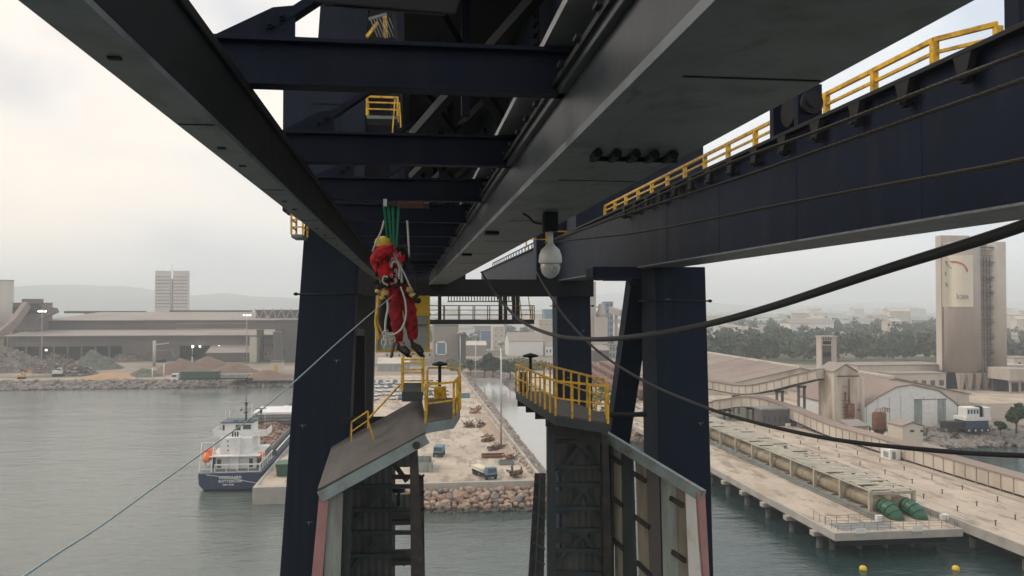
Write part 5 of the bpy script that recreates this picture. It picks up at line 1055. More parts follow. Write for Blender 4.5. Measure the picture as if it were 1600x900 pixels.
# bin house with rust stained wall and neighbours
bh = facade('bin_house', 'tall cream bin house with rust stained face where the upper conveyor ends', 'silo building', 1303, 1339, 582, 672, 7, 'creamstain', 'brownroof', 'gabley', 1.6)
a = gz(1320, 672); yb_ = a.y
b = MB()
b.box(at(1303, 0, yb_).x, at(1337, 0, yb_).x, yb_ - .1, yb_ - .01, 14.2, 14.5); b.build('seam_rib', 'greybrown', bh)
xx = at(1325, 600, yb_).x; b = MB().cyl((xx, yb_ - 1.1, 5.5), (xx, yb_ - 1.1, 8.2), .8, 14); b.cyl((xx, yb_ - 1.1, 4.2), (xx, yb_ - 1.1, 5.5), .3, 14, .8); b.cyl((xx - .2, yb_ - .8, 8.2), (xx - .2, yb_ - .8, 13.8), .18, 8); b.box(xx - 1.2, xx - .9, yb_ - .9, yb_ - .6, 3, 11); b.box(xx - 1.3, xx + .9, yb_ - 1.3, yb_ - .2, 8.2, 8.4); b.build('dust_filter', 'rust', bh)
b = MB()
for i in range(6): b.box(xx - 1.6, xx + .2, yb_ - .5, yb_ - .44, 4.5 + i * 1.5, 4.6 + i * 1.5)
b.build('ladder', 'blackiron', bh); MB().cyl((at(1337, 0, yb_).x + .6, yb_ - .3, LZ), (at(1337, 0, yb_).x + .6, yb_ - .3, 14.2), .42, 12).build('downpipe', 'silolight', bh)
et = facade('elevator_tower', 'narrow concrete tower with recessed dark openings behind the bin house', 'tower', 1283, 1307, 527, 650, 2.8, 'silolight', 'silolight', 'flat', Y=216)
p0, p1 = at(1285, 540, 215.95), at(1299, 573, 215.95); MB().box(p0.x, p1.x, 215.9, 215.99, p1.z, p0.z).build('recess', 'greybrown', et)
for (ya, yb2) in ((540, 546), (560, 568)): MB().box(p0.x + .1, p1.x - .1, 215.8, 215.9, at(0, yb2, 216).z, at(0, ya, 216).z).build('opening', 'darkopen', et)
for i in range(4): q = at(1287 + i * 3.7, 529, 215.9); MB().box(q.x - .2, q.x + .15, 215.85, 215.99, q.z - .5, q.z + .3).build('slot', 'greybrown', et)
cy = thing('cyclone_vessel', 'rusty standing vessel with cone base between the bin house and the cream hut', 'vessel', gz(1374, 688, 3))
q = gz(1374, 688, 3); x, y = q.x, q.y
MB().lathe((x, y, 3), [(.5, .9), (1.35, 2.2), (1.4, 5.2), (1.2, 5.6), (.3, 5.7)], 18).build('shell', 'rust', cy); b = MB()
for s_ in (-1, 1):
    for t in (-1, 1): b.box(x + s_ * 1.3 - .1, x + s_ * 1.3 + .1, y + t * 1.2 - .1, y + t * 1.2 + .1, 3, 5.6)
b.box(x - 1.6, x + 1.6, y - 1.4, y + 1.4, 5.1, 5.2); b.build('frame', 'blackiron', cy); rails(cy, [(x - 1.5, y - 1.3, 8.6), (x + 1.5, y - 1.3, 8.6), (x + 1.5, y + 1.3, 8.6)], .9, 1, .08, mt='rust')
ht = facade('small_hut', 'small cream gabled hut with a brown band at the edge of the boulder bank', 'hut', 1410, 1442, 667, 698, 4.9, 'cream', 'brownroof', 'gabley', .7, zb=3.0)
q = gz(1420, 698, 3); MB().box(at(1410, 0, q.y).x, at(1442, 0, q.y).x, q.y - .05, q.y - .004, 5.0, 5.7).build('band', 'greybrown', ht)
for px in (1418, 1434): a = at(px, 0, q.y).x; MB().box(a - .45, a + .45, q.y - .1, q.y - .06, 5.75, 6.2).build('window', 'glass', ht)
facade('long_hut', 'low pale lean-to running left from the small cream hut', 'hut', 1328, 1356, 668, 684, 4, 'cream', 'brownroof', 'shed', .8, zb=3.0)
# white warehouse, six sided gable
Yw = 175.5; wh_ = thing('white_warehouse', 'big white warehouse with many sided gable front and sliding doors', 'warehouse', (112, Yw, LZ))
prof = [(1345, 668), (1345, 642), (1372, 621), (1400, 606), (1425, 602), (1466, 611), (1490, 628), (1505, 643), (1505, 668)]
pf = [at(px, py, Yw) for px, py in prof]; pf[0].z = pf[-1].z = LZ
MB().prism(pf, (0, 30, 0)).build('wall', 'white', wh_)
top = [p + V((0, -.25, .03)) for p in pf[1:-1]]; top[0].x -= .3; top[-1].x += .3
MB().prism(top + [p + V((0, 0, .3)) for p in reversed(top)], (0, 30.6, 0)).build('roof', 'pinkroof', wh_)
for (p0, p1, m_) in ((1422, 1434, 'palepanel'), (1434, 1458, 'white'), (1458, 1471, 'palepanel')): MB().box(at(p0, 0, Yw).x, at(p1, 0, Yw).x - .06, Yw - .12, Yw - .01, 2.55, at(0, 646, Yw).z).build('door', m_, wh_)
MB().box(at(1421, 0, Yw).x, at(1472, 0, Yw).x, Yw - .2, Yw - .13, at(0, 646, Yw).z, at(0, 645, Yw).z).build('door_rail', 'greybrown', wh_)
b = MB()
for i in range(9): xx = pf[0].x + (pf[-1].x - pf[0].x) * (i + .5) / 9; b.box(xx - .05, xx + .05, Yw - .03, Yw - .002, at(0, 645, Yw).z if 3 < i < 8 else 2.6, at(0, 640, Yw).z)
b.build('sheet_joint', 'palepanel', wh_)
# brown store halls behind
def hall(name, label, xr, xe, y0, y1, zr, ze, wallm='cream', roofm='pinkroof'):
    r = thing(name, label, 'warehouse', ((xr + xe) / 2, y0, LZ)); xo = 2 * xr - xe
    MB().prism([(xe, y0, LZ), (xe, y0, ze), (xr, y0, zr), (xo, y0, ze), (xo, y0, LZ)], (0, y1 - y0, 0)).build('wall', wallm, r)
    b = MB().prism([(xe - .4, y0 - .4, ze), (xr, y0 - .4, zr + .1), (xo + .4, y0 - .4, ze), (xo + .4, y0 - .4, ze + .3), (xr, y0 - .4, zr + .45), (xe - .4, y0 - .4, ze + .3)], (0, y1 - y0 + .8, 0)); rr = b.build('roof', roofm, r)
    b = MB().box(xr - .5, xr + .5, y0, y1, zr + .3, zr + .9); b.build('ridge_vent', 'cream', rr)
    for i in range(7): t = y0 + (y1 - y0) * (i + .5) / 7; MB().beam((xe, t, ze + .35), (xr, t, zr + .5), .25, .12, (0, 0, 1)).build('roof_lap', 'brownroof', rr)
    return r
hall('store_hall', 'wide store hall with rusty pink roof behind the upper conveyor', 121, 88, 246, 372, 10.2, 3.6)
hall('store_hall', 'brown roofed store hall behind the white warehouse', 134, 112, 216, 236, 9.5, 5)
facade('long_building', 'long low tan building with a row of openings left of the great silo', 'building', 1340, 1478, 572, 596, 14, 'cream', 'brownroof', 'flat', Y=262, win=(1, 9, .25, .3))
facade('long_building', 'second low tan range with pale roof just above the white warehouse', 'building', 1395, 1478, 585, 604, 8, 'silolight', 'brownroof', 'flat', Y=246, win=(1, 6, .5, .3), wm='greybrown')
# great silo
gs = thing('great_silo', 'towering concrete silo with a hanging banner and ladder slot on the right', 'silo', (at(1522, 0, 243).x, 243, LZ))
Ys = 250; xl_, xr_ = at(1475, 475, Ys).x, at(1571, 475, Ys).x; ztop = at(0, 361, Ys).z
def rounded(x0_, x1_, y0_, dep_, z0_, z1_, n=10, bul=.18):
    P = []
    for i in range(n + 1): t = i / n; P.append(V((x0_ + (x1_ - x0_) * t, y0_ - math.sin(math.pi * t) * (x1_ - x0_) * bul, z0_)))
    return P + [V((x1_, y0_ + dep_, z0_)), V((x0_, y0_ + dep_, z0_))]
xmid, xslot = at(1532, 475, Ys).x, at(1551, 475, Ys).x
cL, rL = at(1503.5, 475, Ys + 5), 5.4; cR, rR = at(1553.5, 475, Ys + 5), 3.5
MB().cyl((cL.x, Ys + 5, 8), (cL.x, Ys + 5, ztop), rL, 40).build('shell', 'silo', gs); MB().cyl((cR.x, Ys + 5, 8), (cR.x, Ys + 5, ztop), rR, 32).build('shell', 'silolight', gs)
xmid, xslot = cL.x + rL * .93, cR.x - rR * .86
MB().box(xmid - .3, xslot + .3, Ys + 4.2, Ys + 6, 8, ztop).build('slot_wall', 'silo', gs)
b = MB()
for xx in (xmid + .7, (xmid + xslot) / 2, xslot - .5): b.box(xx - .07, xx + .07, Ys + 2.2, Ys + 2.4, 8, ztop - 5)
for i in range(26): b.box(xmid - .2, xslot + .4, Ys + 2.1, Ys + 2.5, 9 + i * 1.62, 9.12 + i * 1.62)
b.build('ladder', 'greybrown', gs)
b = MB()
for i in range(8): zz = ztop - 2 - i * 4.9; b.box(xmid - .6, xslot + .6, Ys + 1.4, Ys + 2.8, zz, zz + .22)
b.build('landing', 'greybrown', gs)
hx0, hx1 = at(1460, 0, 262).x, at(1505, 0, 262).x; hh_ = MB().box(hx0, hx1, 260, 263, 8, at(0, 352, 262).z).build('head_house', 'silolight', gs, bevel=.1)
MB().box(hx0 + 3, hx1 + .5, 259.5, 260, at(0, 375, 260).z, at(0, 371, 260).z).build('awning', 'greybrown', hh_)
zb0, zb1 = at(0, 480, Ys - 3.6).z, at(0, 385, Ys - 3.6).z; bx0, bx1 = at(1483, 475, Ys + 1).x, at(1517, 475, Ys + .6).x
def arc_panel(x0_, x1_, z0_, z1_, off):
    vs = []; n = 12
    for i in range(n + 1):
        x_ = x0_ + (x1_ - x0_) * i / n; y_ = Ys + 5 - math.sqrt(max(.1, rL * rL - (x_ - cL.x) ** 2)) - off; vs += [V((x_, y_, z0_)), V((x_, y_, z1_)), V((x_, y_ + .05, z0_)), V((x_, y_ + .05, z1_))]
    fs = []
    for i in range(n): a_ = i * 4; fs += [(a_, a_ + 4, a_ + 5, a_ + 1), (a_ + 2, a_ + 3, a_ + 7, a_ + 6), (a_ + 1, a_ + 5, a_ + 7, a_ + 3), (a_, a_ + 2, a_ + 6, a_ + 4)]
    return MB().add(vs, fs)
bn = arc_panel(bx0, bx1, zb0, zb1, .28).build('banner', 'banner', gs)
bcx, bcz = (bx0 + bx1) / 2 - 1.2, zb0 + (zb1 - zb0) * .66
ysurf = lambda x_: Ys + 5 - math.sqrt(max(.1, rL * rL - (x_ - cL.x) ** 2)) - .36
def mark(pts, w_, m_):
    P = [(x_, ysurf(x_), z_) for x_, z_ in pts]; b = MB()
    for a_, c_ in zip(P[:-1], P[1:]): b.beam(a_, c_, .05, w_, (0, -1, 0)) if False else b.prism([V(a_) + V((-w_ / 2, 0, 0)) * 0 + _n(a_, c_) * w_ / 2, V(a_) - _n(a_, c_) * w_ / 2, V(c_) - _n(a_, c_) * w_ / 2, V(c_) + _n(a_, c_) * w_ / 2], (0, .04, 0))
    b.build('emblem', m_, bn)
def _n(a_, c_): d = V(c_) - V(a_); d.y = 0; d.normalize(); return V((-d.z, 0, d.x))
mark([(bcx + 3.1 * math.cos(t), bcz + 3.6 * math.sin(t)) for t in [R(100 - i * 8) for i in range(13)]], .75, 'bred')
mark([(bcx - 1.2, bcz + 4), (bcx - .6, bcz + 3), (bcx - .1, bcz + 1.6)], .7, 'bgrey'); mark([(bcx - 1.4, bcz + .4), (bcx - 1.2, bcz - .8)], .5, 'bgrey'); mark([(bcx - 1.3, bcz - 3.2), (bcx - .6, bcz - 4.6)], .6, 'bgrey')
text('lettering', 'lcim', 2.6, (bcx + 1.0, Ys - .75, zb0 + 2.6), (math.pi / 2, 0, 0), 'bgrey', bn, .03)
for i in range(7):
    xx = cL.x - 4.5 + i * 2.9; MB().hexa([(xx - .5, Ys - .6, LZ), (xx + .5, Ys - .6, LZ), (xx + .5, Ys + .6, LZ), (xx - .5, Ys + .6, LZ), (xx - 1, Ys - 1, 8), (xx + 1, Ys - 1, 8), (xx + 1, Ys + 1, 8), (xx - 1, Ys + 1, 8)]).build('support_leg', 'silo', gs)
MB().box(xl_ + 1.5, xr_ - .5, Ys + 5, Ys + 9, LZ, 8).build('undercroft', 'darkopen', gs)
b = MB().box(xmid - 1.5, at(1597, 0, 240).x, 238, 248, 6.6, 10.2); lw_ = b.build('loading_bay', 'silolight', gs)
b = MB().box(xmid - 2, at(1600, 0, 238).x, 237.6, 238, 6.0, 6.6); b.build('canopy_edge', 'pinkroof', lw_)
for i in range(7): xx = xmid - 1 + i * 3.2; MB().box(xx - .25, xx + .25, 238.2, 238.7, LZ, 6.6).build('column', 'silo', lw_)
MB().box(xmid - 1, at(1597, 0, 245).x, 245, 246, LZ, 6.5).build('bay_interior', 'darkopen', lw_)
facade('side_house', 'small cream building at the right foot of the great silo', 'building', 1572, 1606, 572, 600, 10, 'cream', 'silolight', 'flat', Y=256, win=(2, 2, .2, .2))
facade('side_house', 'pale stepped block at the right edge beyond the silo', 'building', 1584, 1620, 560, 600, 10, 'silolight', 'brownroof', 'flat', Y=290, win=(2, 2, .2, .2))
# white loader machine
p = gz(1533, 676); wl_ = thing('mobile_hopper', 'white cabined machine on a dark blue base in front of the silo', 'machine', p); x, y, z = p
MB().box(x - 3.4, x + 1.8, y, y + 4, z + .2, z + 2.6).build('base', 'hull', wl_, bevel=.1); MB().box(x - 3.6, x + 2.4, y - .1, y + 4, z + 2.6, z + 3.3).build('deck', 'white', wl_)
b = MB().box(x - 3.2, x - .2, y + .1, y + 3, z + 3.3, z + 5.4).build('cabin', 'white', wl_, bevel=.1); MB().box(x + .9, x + 2.4, y + .1, y + 3, z + 3.3, z + 5.4).build('cabin', 'white', wl_, bevel=.1); MB().box(x - .1, x + .8, y + .5, y + 2, z + 3.3, z + 5.6).build('winch', 'dark', wl_, bevel=.1)
for i in range(4): MB().box(x - 3.0 + i * .7, x - 2.6 + i * .7, y + .05, y + .1, z + 4.1, z + 5.0).build('window', 'glass', b)
MB().box(x - 7.5, x - 3.7, y + .5, y + 3, z + .8, z + 2.3).build('conveyor_tail', 'blackiron', wl_); wheels(wl_, [(x + k, y - .1, z + .55) for k in (-3, -1.5, 0, 1.4)], .55, .4)

# ================================================================== CENTRE: QUAY GOODS
def lorry_quay(px, py, label, load, cabm, rz=0., L_=6.5, logs=False):
    c = gz(px, py); r = thing('lorry', label, 'lorry', c)
    MB().box(c.x - 1.1, c.x + 1.1, c.y - L_ / 2, c.y + L_ / 2, c.z + .7, c.z + 1.05).build('chassis', 'dark', r)
    if logs:
        for i in range(9): MB().cyl((c.x - 1.1 + (i % 5) * .5, c.y - L_ / 2 + 1.7, c.z + 1.35 + .42 * (i // 5)), (c.x - 1.1 + (i % 5) * .5, c.y + L_ / 2, c.z + 1.35 + .42 * (i // 5)), .2, 8).build('load_pipe', load, r)
    else: MB().box(c.x - 1.1, c.x + 1.1, c.y - L_ / 2 + 1.8, c.y + L_ / 2, c.z + 1.06, c.z + 2.2).build('body', load, r, bevel=.06)
    cb_ = MB().hexa([(c.x - 1.1, c.y - L_ / 2, c.z + .6), (c.x + 1.1, c.y - L_ / 2, c.z + .6), (c.x + 1.1, c.y - L_ / 2 + 1.6, c.z + .6), (c.x - 1.1, c.y - L_ / 2 + 1.6, c.z + .6), (c.x - 1, c.y - L_ / 2 + .2, c.z + 2.4), (c.x + 1, c.y - L_ / 2 + .2, c.z + 2.4), (c.x + 1, c.y - L_ / 2 + 1.6, c.z + 2.4), (c.x - 1, c.y - L_ / 2 + 1.6, c.z + 2.4)]).build('cab', cabm, r, bevel=.08)
    MB().hexa([(c.x - .9, c.y - L_ / 2 + .06, c.z + 1.5), (c.x + .9, c.y - L_ / 2 + .06, c.z + 1.5), (c.x + .9, c.y - L_ / 2 + .3, c.z + 1.5), (c.x - .9, c.y - L_ / 2 + .3, c.z + 1.5), (c.x - .85, c.y - L_ / 2 + .14, c.z + 2.2), (c.x + .85, c.y - L_ / 2 + .14, c.z + 2.2), (c.x + .85, c.y - L_ / 2 + .4, c.z + 2.2), (c.x - .85, c.y - L_ / 2 + .4, c.z + 2.2)]).build('windscreen', 'glass', cb_)
    b = []
    for k in (-L_ / 2 + .8, L_ / 2 - 1.9, L_ / 2 - .8):
        for s_ in (-1, 1): MB().cyl((c.x + s_ * 1.15, c.y + k, c.z + .45), (c.x + s_ * .85, c.y + k, c.z + .45), .45, 12).build('wheel', 'tyre', r)
    r.rotation_euler = (0, 0, rz); r.scale = (.8, .8, .8); return r
lorry_quay(686, 712, 'blue and white forklift truck alone in the middle of the quay', 'lblue', 'lblue', -.15, 5.2)
lorry_quay(757, 745, 'blue lorry loaded with cream pipes parked by the quay end wall', 'banner', 'lblue', .35, 7.5, True)
gi = 0
sg = random.Random(21)
def grab(px, py, label, sc, m_='rust', seed=1):
    sc *= .72
    c = gz(px, py); r = thing('scrap_machine', label, 'scrap', c); g = random.Random(seed)
    b = MB(); b2 = MB()
    for i in range(9): p = c + V((g.uniform(-1.3, 1.3), g.uniform(-1.2, 1.2), g.uniform(.2, 1.2))) * sc; b.rock(p, g.uniform(.35, .8) * sc, seed * 50 + i)
    for i in range(12):
        p = c + V((g.uniform(-1.2, 1.2), g.uniform(-1.2, 1.2), g.uniform(.3, 1.3))) * sc; d = V((g.uniform(-1, 1), g.uniform(-1, 1), g.uniform(-.2, 1))) * sc * 1.3; b2.beam(p - d * .4, p + d, .22 * sc, .16 * sc)
    b.build('body', m_, r); b2.build('arm', 'greybrown' if m_ == 'rust' else 'rust', r); return r
for (px, py, lb_, sc, m_) in (
    (742, 646, 'ochre machine part at the far end of the scrap row', 1.3, 'sand'), (733, 668, 'rusty scrap lying left in the far part of the row', 1.1, 'rust'), (752, 668, 'dark red wreckage in the far part of the row beside the parapet', 1.1, 'rust'),
    (762, 690, 'rusty tangled wreckage in the middle of the row', 1.2, 'rust'), (782, 704, 'dark wreckage near the lamp post foot', 1.0, 'greybrown'), (770, 704, 'small grey brown wreckage left of the lamp post foot', .9, 'greybrown'),
    (805, 745, 'big spiky rusty wreckage in the corner of the end wall', 1.2, 'rust'), (800, 718, 'rusty wreckage against the parapet near the end wall', .9, 'rust')): grab(px, py, lb_, sc, m_, int(px))
for (px, py, w_, d_, h_, m_, lb_) in ((686 + 5, 668, 3.6, 2, .9, 'palepanel', 'shallow grey tray on the quay left of the scrap row'), (768 + 4, 716, 4, 2.4, .5, 'rust', 'flat rusty bed behind the pipe lorry'), (792, 727, 2.4, 1.6, .7, 'hullgrey', 'small grey tray near the end wall'), (726, 622, 3, 2.4, 1.2, 'lblue', 'small blue container at the far end of the quay'), (661, 738, 3, 6, 1.6, 'palepanel', 'grey open box beside the hopper wall on the quay')):
    c = gz(px, py); b = MB().box(c.x - w_ / 2, c.x + w_ / 2, c.y, c.y + d_, c.z, c.z + .15)
    r = thing('tray', lb_, 'tray', c); b.build('floor', m_, r); b = MB().box(c.x - w_ / 2, c.x + w_ / 2, c.y - .1, c.y, c.z, c.z + h_); b.box(c.x - w_ / 2, c.x + w_ / 2, c.y + d_, c.y + d_ + .1, c.z, c.z + h_); b.box(c.x - w_ / 2 - .1, c.x - w_ / 2, c.y, c.y + d_, c.z, c.z + h_); b.box(c.x + w_ / 2, c.x + w_ / 2 + .1, c.y, c.y + d_, c.z, c.z + h_); b.build('side', m_, r)
sp = heap('scrap_heap', 'long heap of rusty machine scrap along the quay parapet', 'scrap heap', (17.9, 180, LZ), 2.0, 42, .9, 'rock_tan', 44, .12, n=44)
mast_lamp((783, 703), (785, 538), 'tall lamp post rising from the quay edge, nearest of three', group='lamp posts along the quay'); mast_lamp((743, 606), (743, 525), 'tall lamp post at the middle of the quay edge, next to the channel end', group='lamp posts along the quay'); mast_lamp((719, 598), (718, 521), 'tall lamp post farthest along the quay, beside the brown works building', group='lamp posts along the quay')
# parked cars
car0 = thing('parked_car', '', 'car'); MB().hexa([(-.85, -2.1, .3), (.85, -2.1, .3), (.85, 2.1, .3), (-.85, 2.1, .3), (-.8, -2.05, .85), (.8, -2.05, .85), (.8, 2.05, .9), (-.8, 2.05, .9)]).build('body', 'white', car0, bevel=.1)
MB().hexa([(-.78, -1.2, .88), (.78, -1.2, .88), (.78, 1.7, .88), (-.78, 1.7, .88), (-.6, -.5, 1.42), (.6, -.5, 1.42), (.6, 1.2, 1.42), (-.6, 1.2, 1.42)]).build('window', 'glass', car0)
MB().box(-.62, .62, -.5, 1.2, 1.42, 1.46).build('roof', 'white', car0)
for x in (-.78, .78):
    for y in (-1.3, 1.3): MB().cyl((x - .1, y, .32), (x + .1, y, .32), .32, 10).build('wheel', 'tyre', car0)
carv = [(car0, []), None, None]
def recolor(root, m_):
    c = copy_tree(root)
    for ch in c.children:
        if ch.name.startswith(('body', 'roof')): ch.data = ch.data.copy(); ch.data.materials[0] = M[m_]
    return c
car1, car2 = recolor(car0, 'lblue'), recolor(car0, 'alu'); M_st = {0: [], 1: [], 2: []}; sg = random.Random(8)
for row in range(5):
    for i in range(11):
        k = sg.choice((0, 0, 0, 1, 2)); px_x = -13.5 + i * 2.5 - (0 if row % 2 else 1)
        if sg.random() < .12: continue
        place((car0, car1, car2)[k], M_st[k], (px_x, 246 + row * 12 + sg.uniform(-.4, .4), LZ + .03), sg.choice((0, math.pi)) + sg.uniform(-.04, .04), 1, ('white', 'blue', 'silver')[k] + ' car parked in the crowded lot behind the hopper', 'cars parked in rows on the lot behind the hopper')
# industry beyond the channel head
for a_ in (
    ('works_building', 'tall brown ribbed works building with a pale framed opening beyond the quay', 'building', 678, 716, 509, 566, 20, 'brownroof', 'greybrown', 'flat', dict(bay=9)),
    ('works_building', 'dark narrow green grey block beside the ribbed works building', 'building', 717, 728, 521, 567, 12, 'darkteal', 'greybrown', 'flat', {}),
    ('works_building', 'wide cream shed with dusty pink roof beyond the channel', 'shed', 795, 849, 534, 556, 18, 'white', 'brownroof', 'gablex', dict(rh=4.5)),
    ('works_building', 'square cream tower block left of the wide cream shed', 'building', 770, 789, 511, 548, 12, 'cream', 'cream', 'flat', dict(win=(4, 2, .15, .2))),
    ('works_building', 'pale blue clad block behind the square cream tower', 'building', 752, 772, 518, 545, 12, 'steelblue', 'steelblue', 'flat', {}),
    ('works_building', 'low pink grey range of sheds left of the blue block', 'shed', 727, 760, 540, 556, 10, 'brownroof', 'cream', 'gablex', dict(rh=2)),
    ('works_building', 'white twin hut right of the wide cream shed', 'shed', 852, 868, 541, 556, 8, 'white', 'brownroof', 'gablex', dict(rh=2, win=(1, 3, .4, .3))),
    ('works_building', 'hazy pale tall block seen left of the rear crane leg', 'building', 842, 866, 500, 542, 20, 'silolight', 'silolight', 'flat', dict(win=(3, 3, .15, .2))),
    ('works_building', 'hazy blue tower behind the pale tall block', 'tower', 851, 866, 484, 540, 12, 'steelblue', 'steelblue', 'flat', {}),
    ('works_building', 'low pale grey shed below the operator cab', 'shed', 590, 640, 569, 580, 14, 'palepanel', 'cream', 'gablex', dict(rh=2)),
    ('works_building', 'pale pink range behind the low white shed under the cab', 'shed', 600, 676, 548, 562, 16, 'cream', 'brownroof', 'gablex', dict(rh=3, win=(1, 8, .3, .3))),
    ('process_tower', 'dome shouldered cream kiln tower between the rear leg and the leaning brace', 'tower', 929, 949, 496, 545, 14, 'silolight', 'silolight', 'flat', dict(bay=3)),
    ('process_tower', 'blue grey open steel tower right of the kiln tower', 'tower', 946, 958, 472, 540, 10, 'steelblue', 'steelblue', 'flat', dict(win=(7, 2, .6, .5))),
    ('process_tower', 'tall pale silo half hidden by the rear crane leg', 'tower', 914, 931, 441, 545, 14, 'silo', 'silolight', 'flat', {}),
    ('works_building', 'grey lattice sided mill building under the conveyor bridge', 'building', 952, 984, 540, 560, 14, 'palepanel', 'greybrown', 'flat', dict(win=(2, 7, .5, .6))),
    ('works_building', 'dull brown works shed low between rear leg and brace', 'shed', 926, 952, 548, 566, 16, 'greybrown', 'brownroof', 'gablex', dict(rh=2)),
    ('works_building', 'pale cream shed right beside the leaning brace', 'shed', 960, 1004, 512, 530, 20, 'cream', 'silolight', 'gablex', dict(rh=3)),
    ('works_building', 'small cream transfer house on the hazy conveyor beyond the woods', 'building', 1184, 1198, 508, 522, 10, 'cream', 'silolight', 'flat', {}),
    ('works_building', 'small pale works in a clearing among the woods', 'building', 1150, 1176, 534, 545, 12, 'cream', 'pinkroof', 'flat', dict(win=(1, 4, .4, .3)))):
    kw = dict(a_[11]); ff = kw.pop('rh', 1.5); p = facade(*a_[:11], rh=ff, **kw)
p = at(690, 560, 428); b = MB(); fo = thing('portal_frame', 'white framed glazed opening on the brown ribbed building', 'window', (p.x, gz(697, 566).y, 4))
yy = gz(697, 566).y - .5; u0, u1, w0, w1 = at(682, 0, yy).x, at(699, 0, yy).x, at(0, 560, yy).z, at(0, 537, yy).z
b.box(u0, u1, yy, yy + .3, w1 - .7, w1); b.box(u0, u1, yy, yy + .3, w0, w0 + .5); b.box(u0, u0 + .7, yy, yy + .3, w0, w1); b.box(u1 - .7, u1, yy, yy + .3, w0, w1); b.build('frame', 'white', fo); MB().box(u0 + .7, u1 - .7, yy + .1, yy + .2, w0 + .5, w1 - .7).build('pane', 'steelblue', fo)
lt = thing('kiln_dome', 'rounded cap and pipes on the cream kiln tower', 'dome', at(939, 496, 470)); q = at(939, 497, 468)
Yk = gz(939, 545).y + 7; q = at(939, 496, Yk); MB().lathe(q, [(3.4, 0), (3.2, 3), (2, 5), (1.8, 8), (.6, 9)], 14).build('dome', 'silo', lt); MB().tube([q + V((0, 0, 6)), q + V((-4, 0, 7)), q + V((-5, 0, -2))], .8, 8).build('duct', 'silolight', lt)
br = thing('conveyor_bridge', 'hazy conveyor bridge on tall piers running right from the blue steel tower', 'conveyor', at(955, 540, 520)); b = MB().beam(at(955, 484, 540), at(1010, 501, 480), 3, 4); b.build('gallery', 'silo', br)
for t in (.15, .4, .65, .9): q = at(955, 484, 540).lerp(at(1010, 501, 480), t); MB().box(q.x - .9, q.x + .9, q.y - .6, q.y + .6, LZ, q.z).build('pier', 'silo', br)
br = thing('conveyor_bridge', 'distant pale conveyor on thin legs at the top of the woods', 'conveyor', at(1120, 520, 760)); b = MB().beam(at(1105, 504, 800), at(1186, 516, 740), 3, 3); b.build('gallery', 'cream', br)
for t in (.1, .3, .5, .7, .9): q = at(1105, 504, 800).lerp(at(1186, 516, 740), t); MB().box(q.x - .7, q.x + .7, q.y - .5, q.y + .5, LZ, q.z).build('leg', 'cream', br)
MB().beam(at(1186, 517, 735), at(1150, 536, 690), 2.5, 2.5).build('incline', 'greybrown', br)
# rail wagons and yard rows between rear leg and right leg
wg = thing('rail_wagon', '', 'wagon'); MB().hexa([(-1.3, -6, 1.1), (1.3, -6, 1.1), (1.3, 6, 1.1), (-1.3, 6, 1.1), (-1.4, -6.2, 3.2), (1.4, -6.2, 3.2), (1.4, 6.2, 3.2), (-1.4, 6.2, 3.2)]).build('body', 'rust', wg)
MB().box(-1.1, 1.1, -6, 6, .8, 1.1).build('chassis', 'dark', wg)
for y in (-4.5, -3, 3, 4.5): MB().cyl((-1.1, y, .45), (1.1, y, .45), .45, 10).build('wheelset', 'dark', wg)
wst = []
for k, x in enumerate((62, 68, 74)):
    for i in range(9): place(wg, wst, (x + i * 1.2 + 0, 235 + i * 13.5 + 4 * k, LZ), -.09, 1, 'rusty open rail wagon in the yard seen between the two right legs', 'open wagons in the yard between the right legs')
b = MB()
for x in (58, 62, 68, 74, 80): b.beam((x - 1.2, 215, LZ + .06), (x + 10, 345, LZ + .06), .7, .1)
tag(b.build('rail_track', 'greybrown'), kind='structure')

M['leafpale'] = mat('leaf_pale', (.085, .105, .06), .8, var=.4, scale=.1, spec=.2)
# ================================================================== VEGETATION
def leafcloud(mb, c, r, n, g, lf, zs=.8):
    for _ in range(n):
        u = V((g.gauss(0, 1), g.gauss(0, 1), g.gauss(0, 1))).normalized() * r * (g.random() ** .45); u.z *= zs; p = V(c) + u
        a = V((g.uniform(-1, 1), g.uniform(-1, 1), g.uniform(-.6, 1))).normalized(); t = a.cross(V((g.uniform(-1, 1), g.uniform(-1, 1), .3))).normalized(); s_ = a.cross(t); k = lf * g.uniform(.6, 1.4)
        mb.add([p - t * k - s_ * k * .5, p + t * k - s_ * k * .6, p + t * k * .5 + s_ * k, p - t * k * .7 + s_ * k * .6], [(0, 1, 2, 3)])
def tree(name, label, loc, h, seed, lf=.35, n=70, m_='leaf', cl=9, wid=.42, group=None):
    g = random.Random(seed); r = thing(name, label, 'tree', loc, group); c = V(loc)
    tp = MB().tube([c + V((0, 0, -.2)), c + V((.1, 0, h * .3)), c + V((g.uniform(-.3, .3), .1, h * .75))], .2, 8, True, [h * .035, h * .025, h * .008])
    cr = MB()
    for i in range(cl):
        an = g.random() * 6.28; rr = h * wid * .6 * math.sqrt(g.random()); q = c + V((math.cos(an) * rr, math.sin(an) * rr, h * g.uniform(.42, .88)))
        tp.tube([c + V((0, 0, h * g.uniform(.25, .5))), q], .1, 5, True, [h * .014, h * .004]); leafcloud(cr, q, h * g.uniform(.13, .22), n, g, lf)
    tp.build('trunk', 'bark', r); cr.build('crown', m_, r); return r
tree('leafy_tree', 'round dark green tree beside the white machine at the right edge', gz(1588, 676), 6.2, 3, .28, 150, 'leaf', 14, .62)
tree('leafy_bush', 'low green bush left of the round tree at the right edge', gz(1563, 678), 2.6, 5, .22, 70, 'leaf', 8, .6)
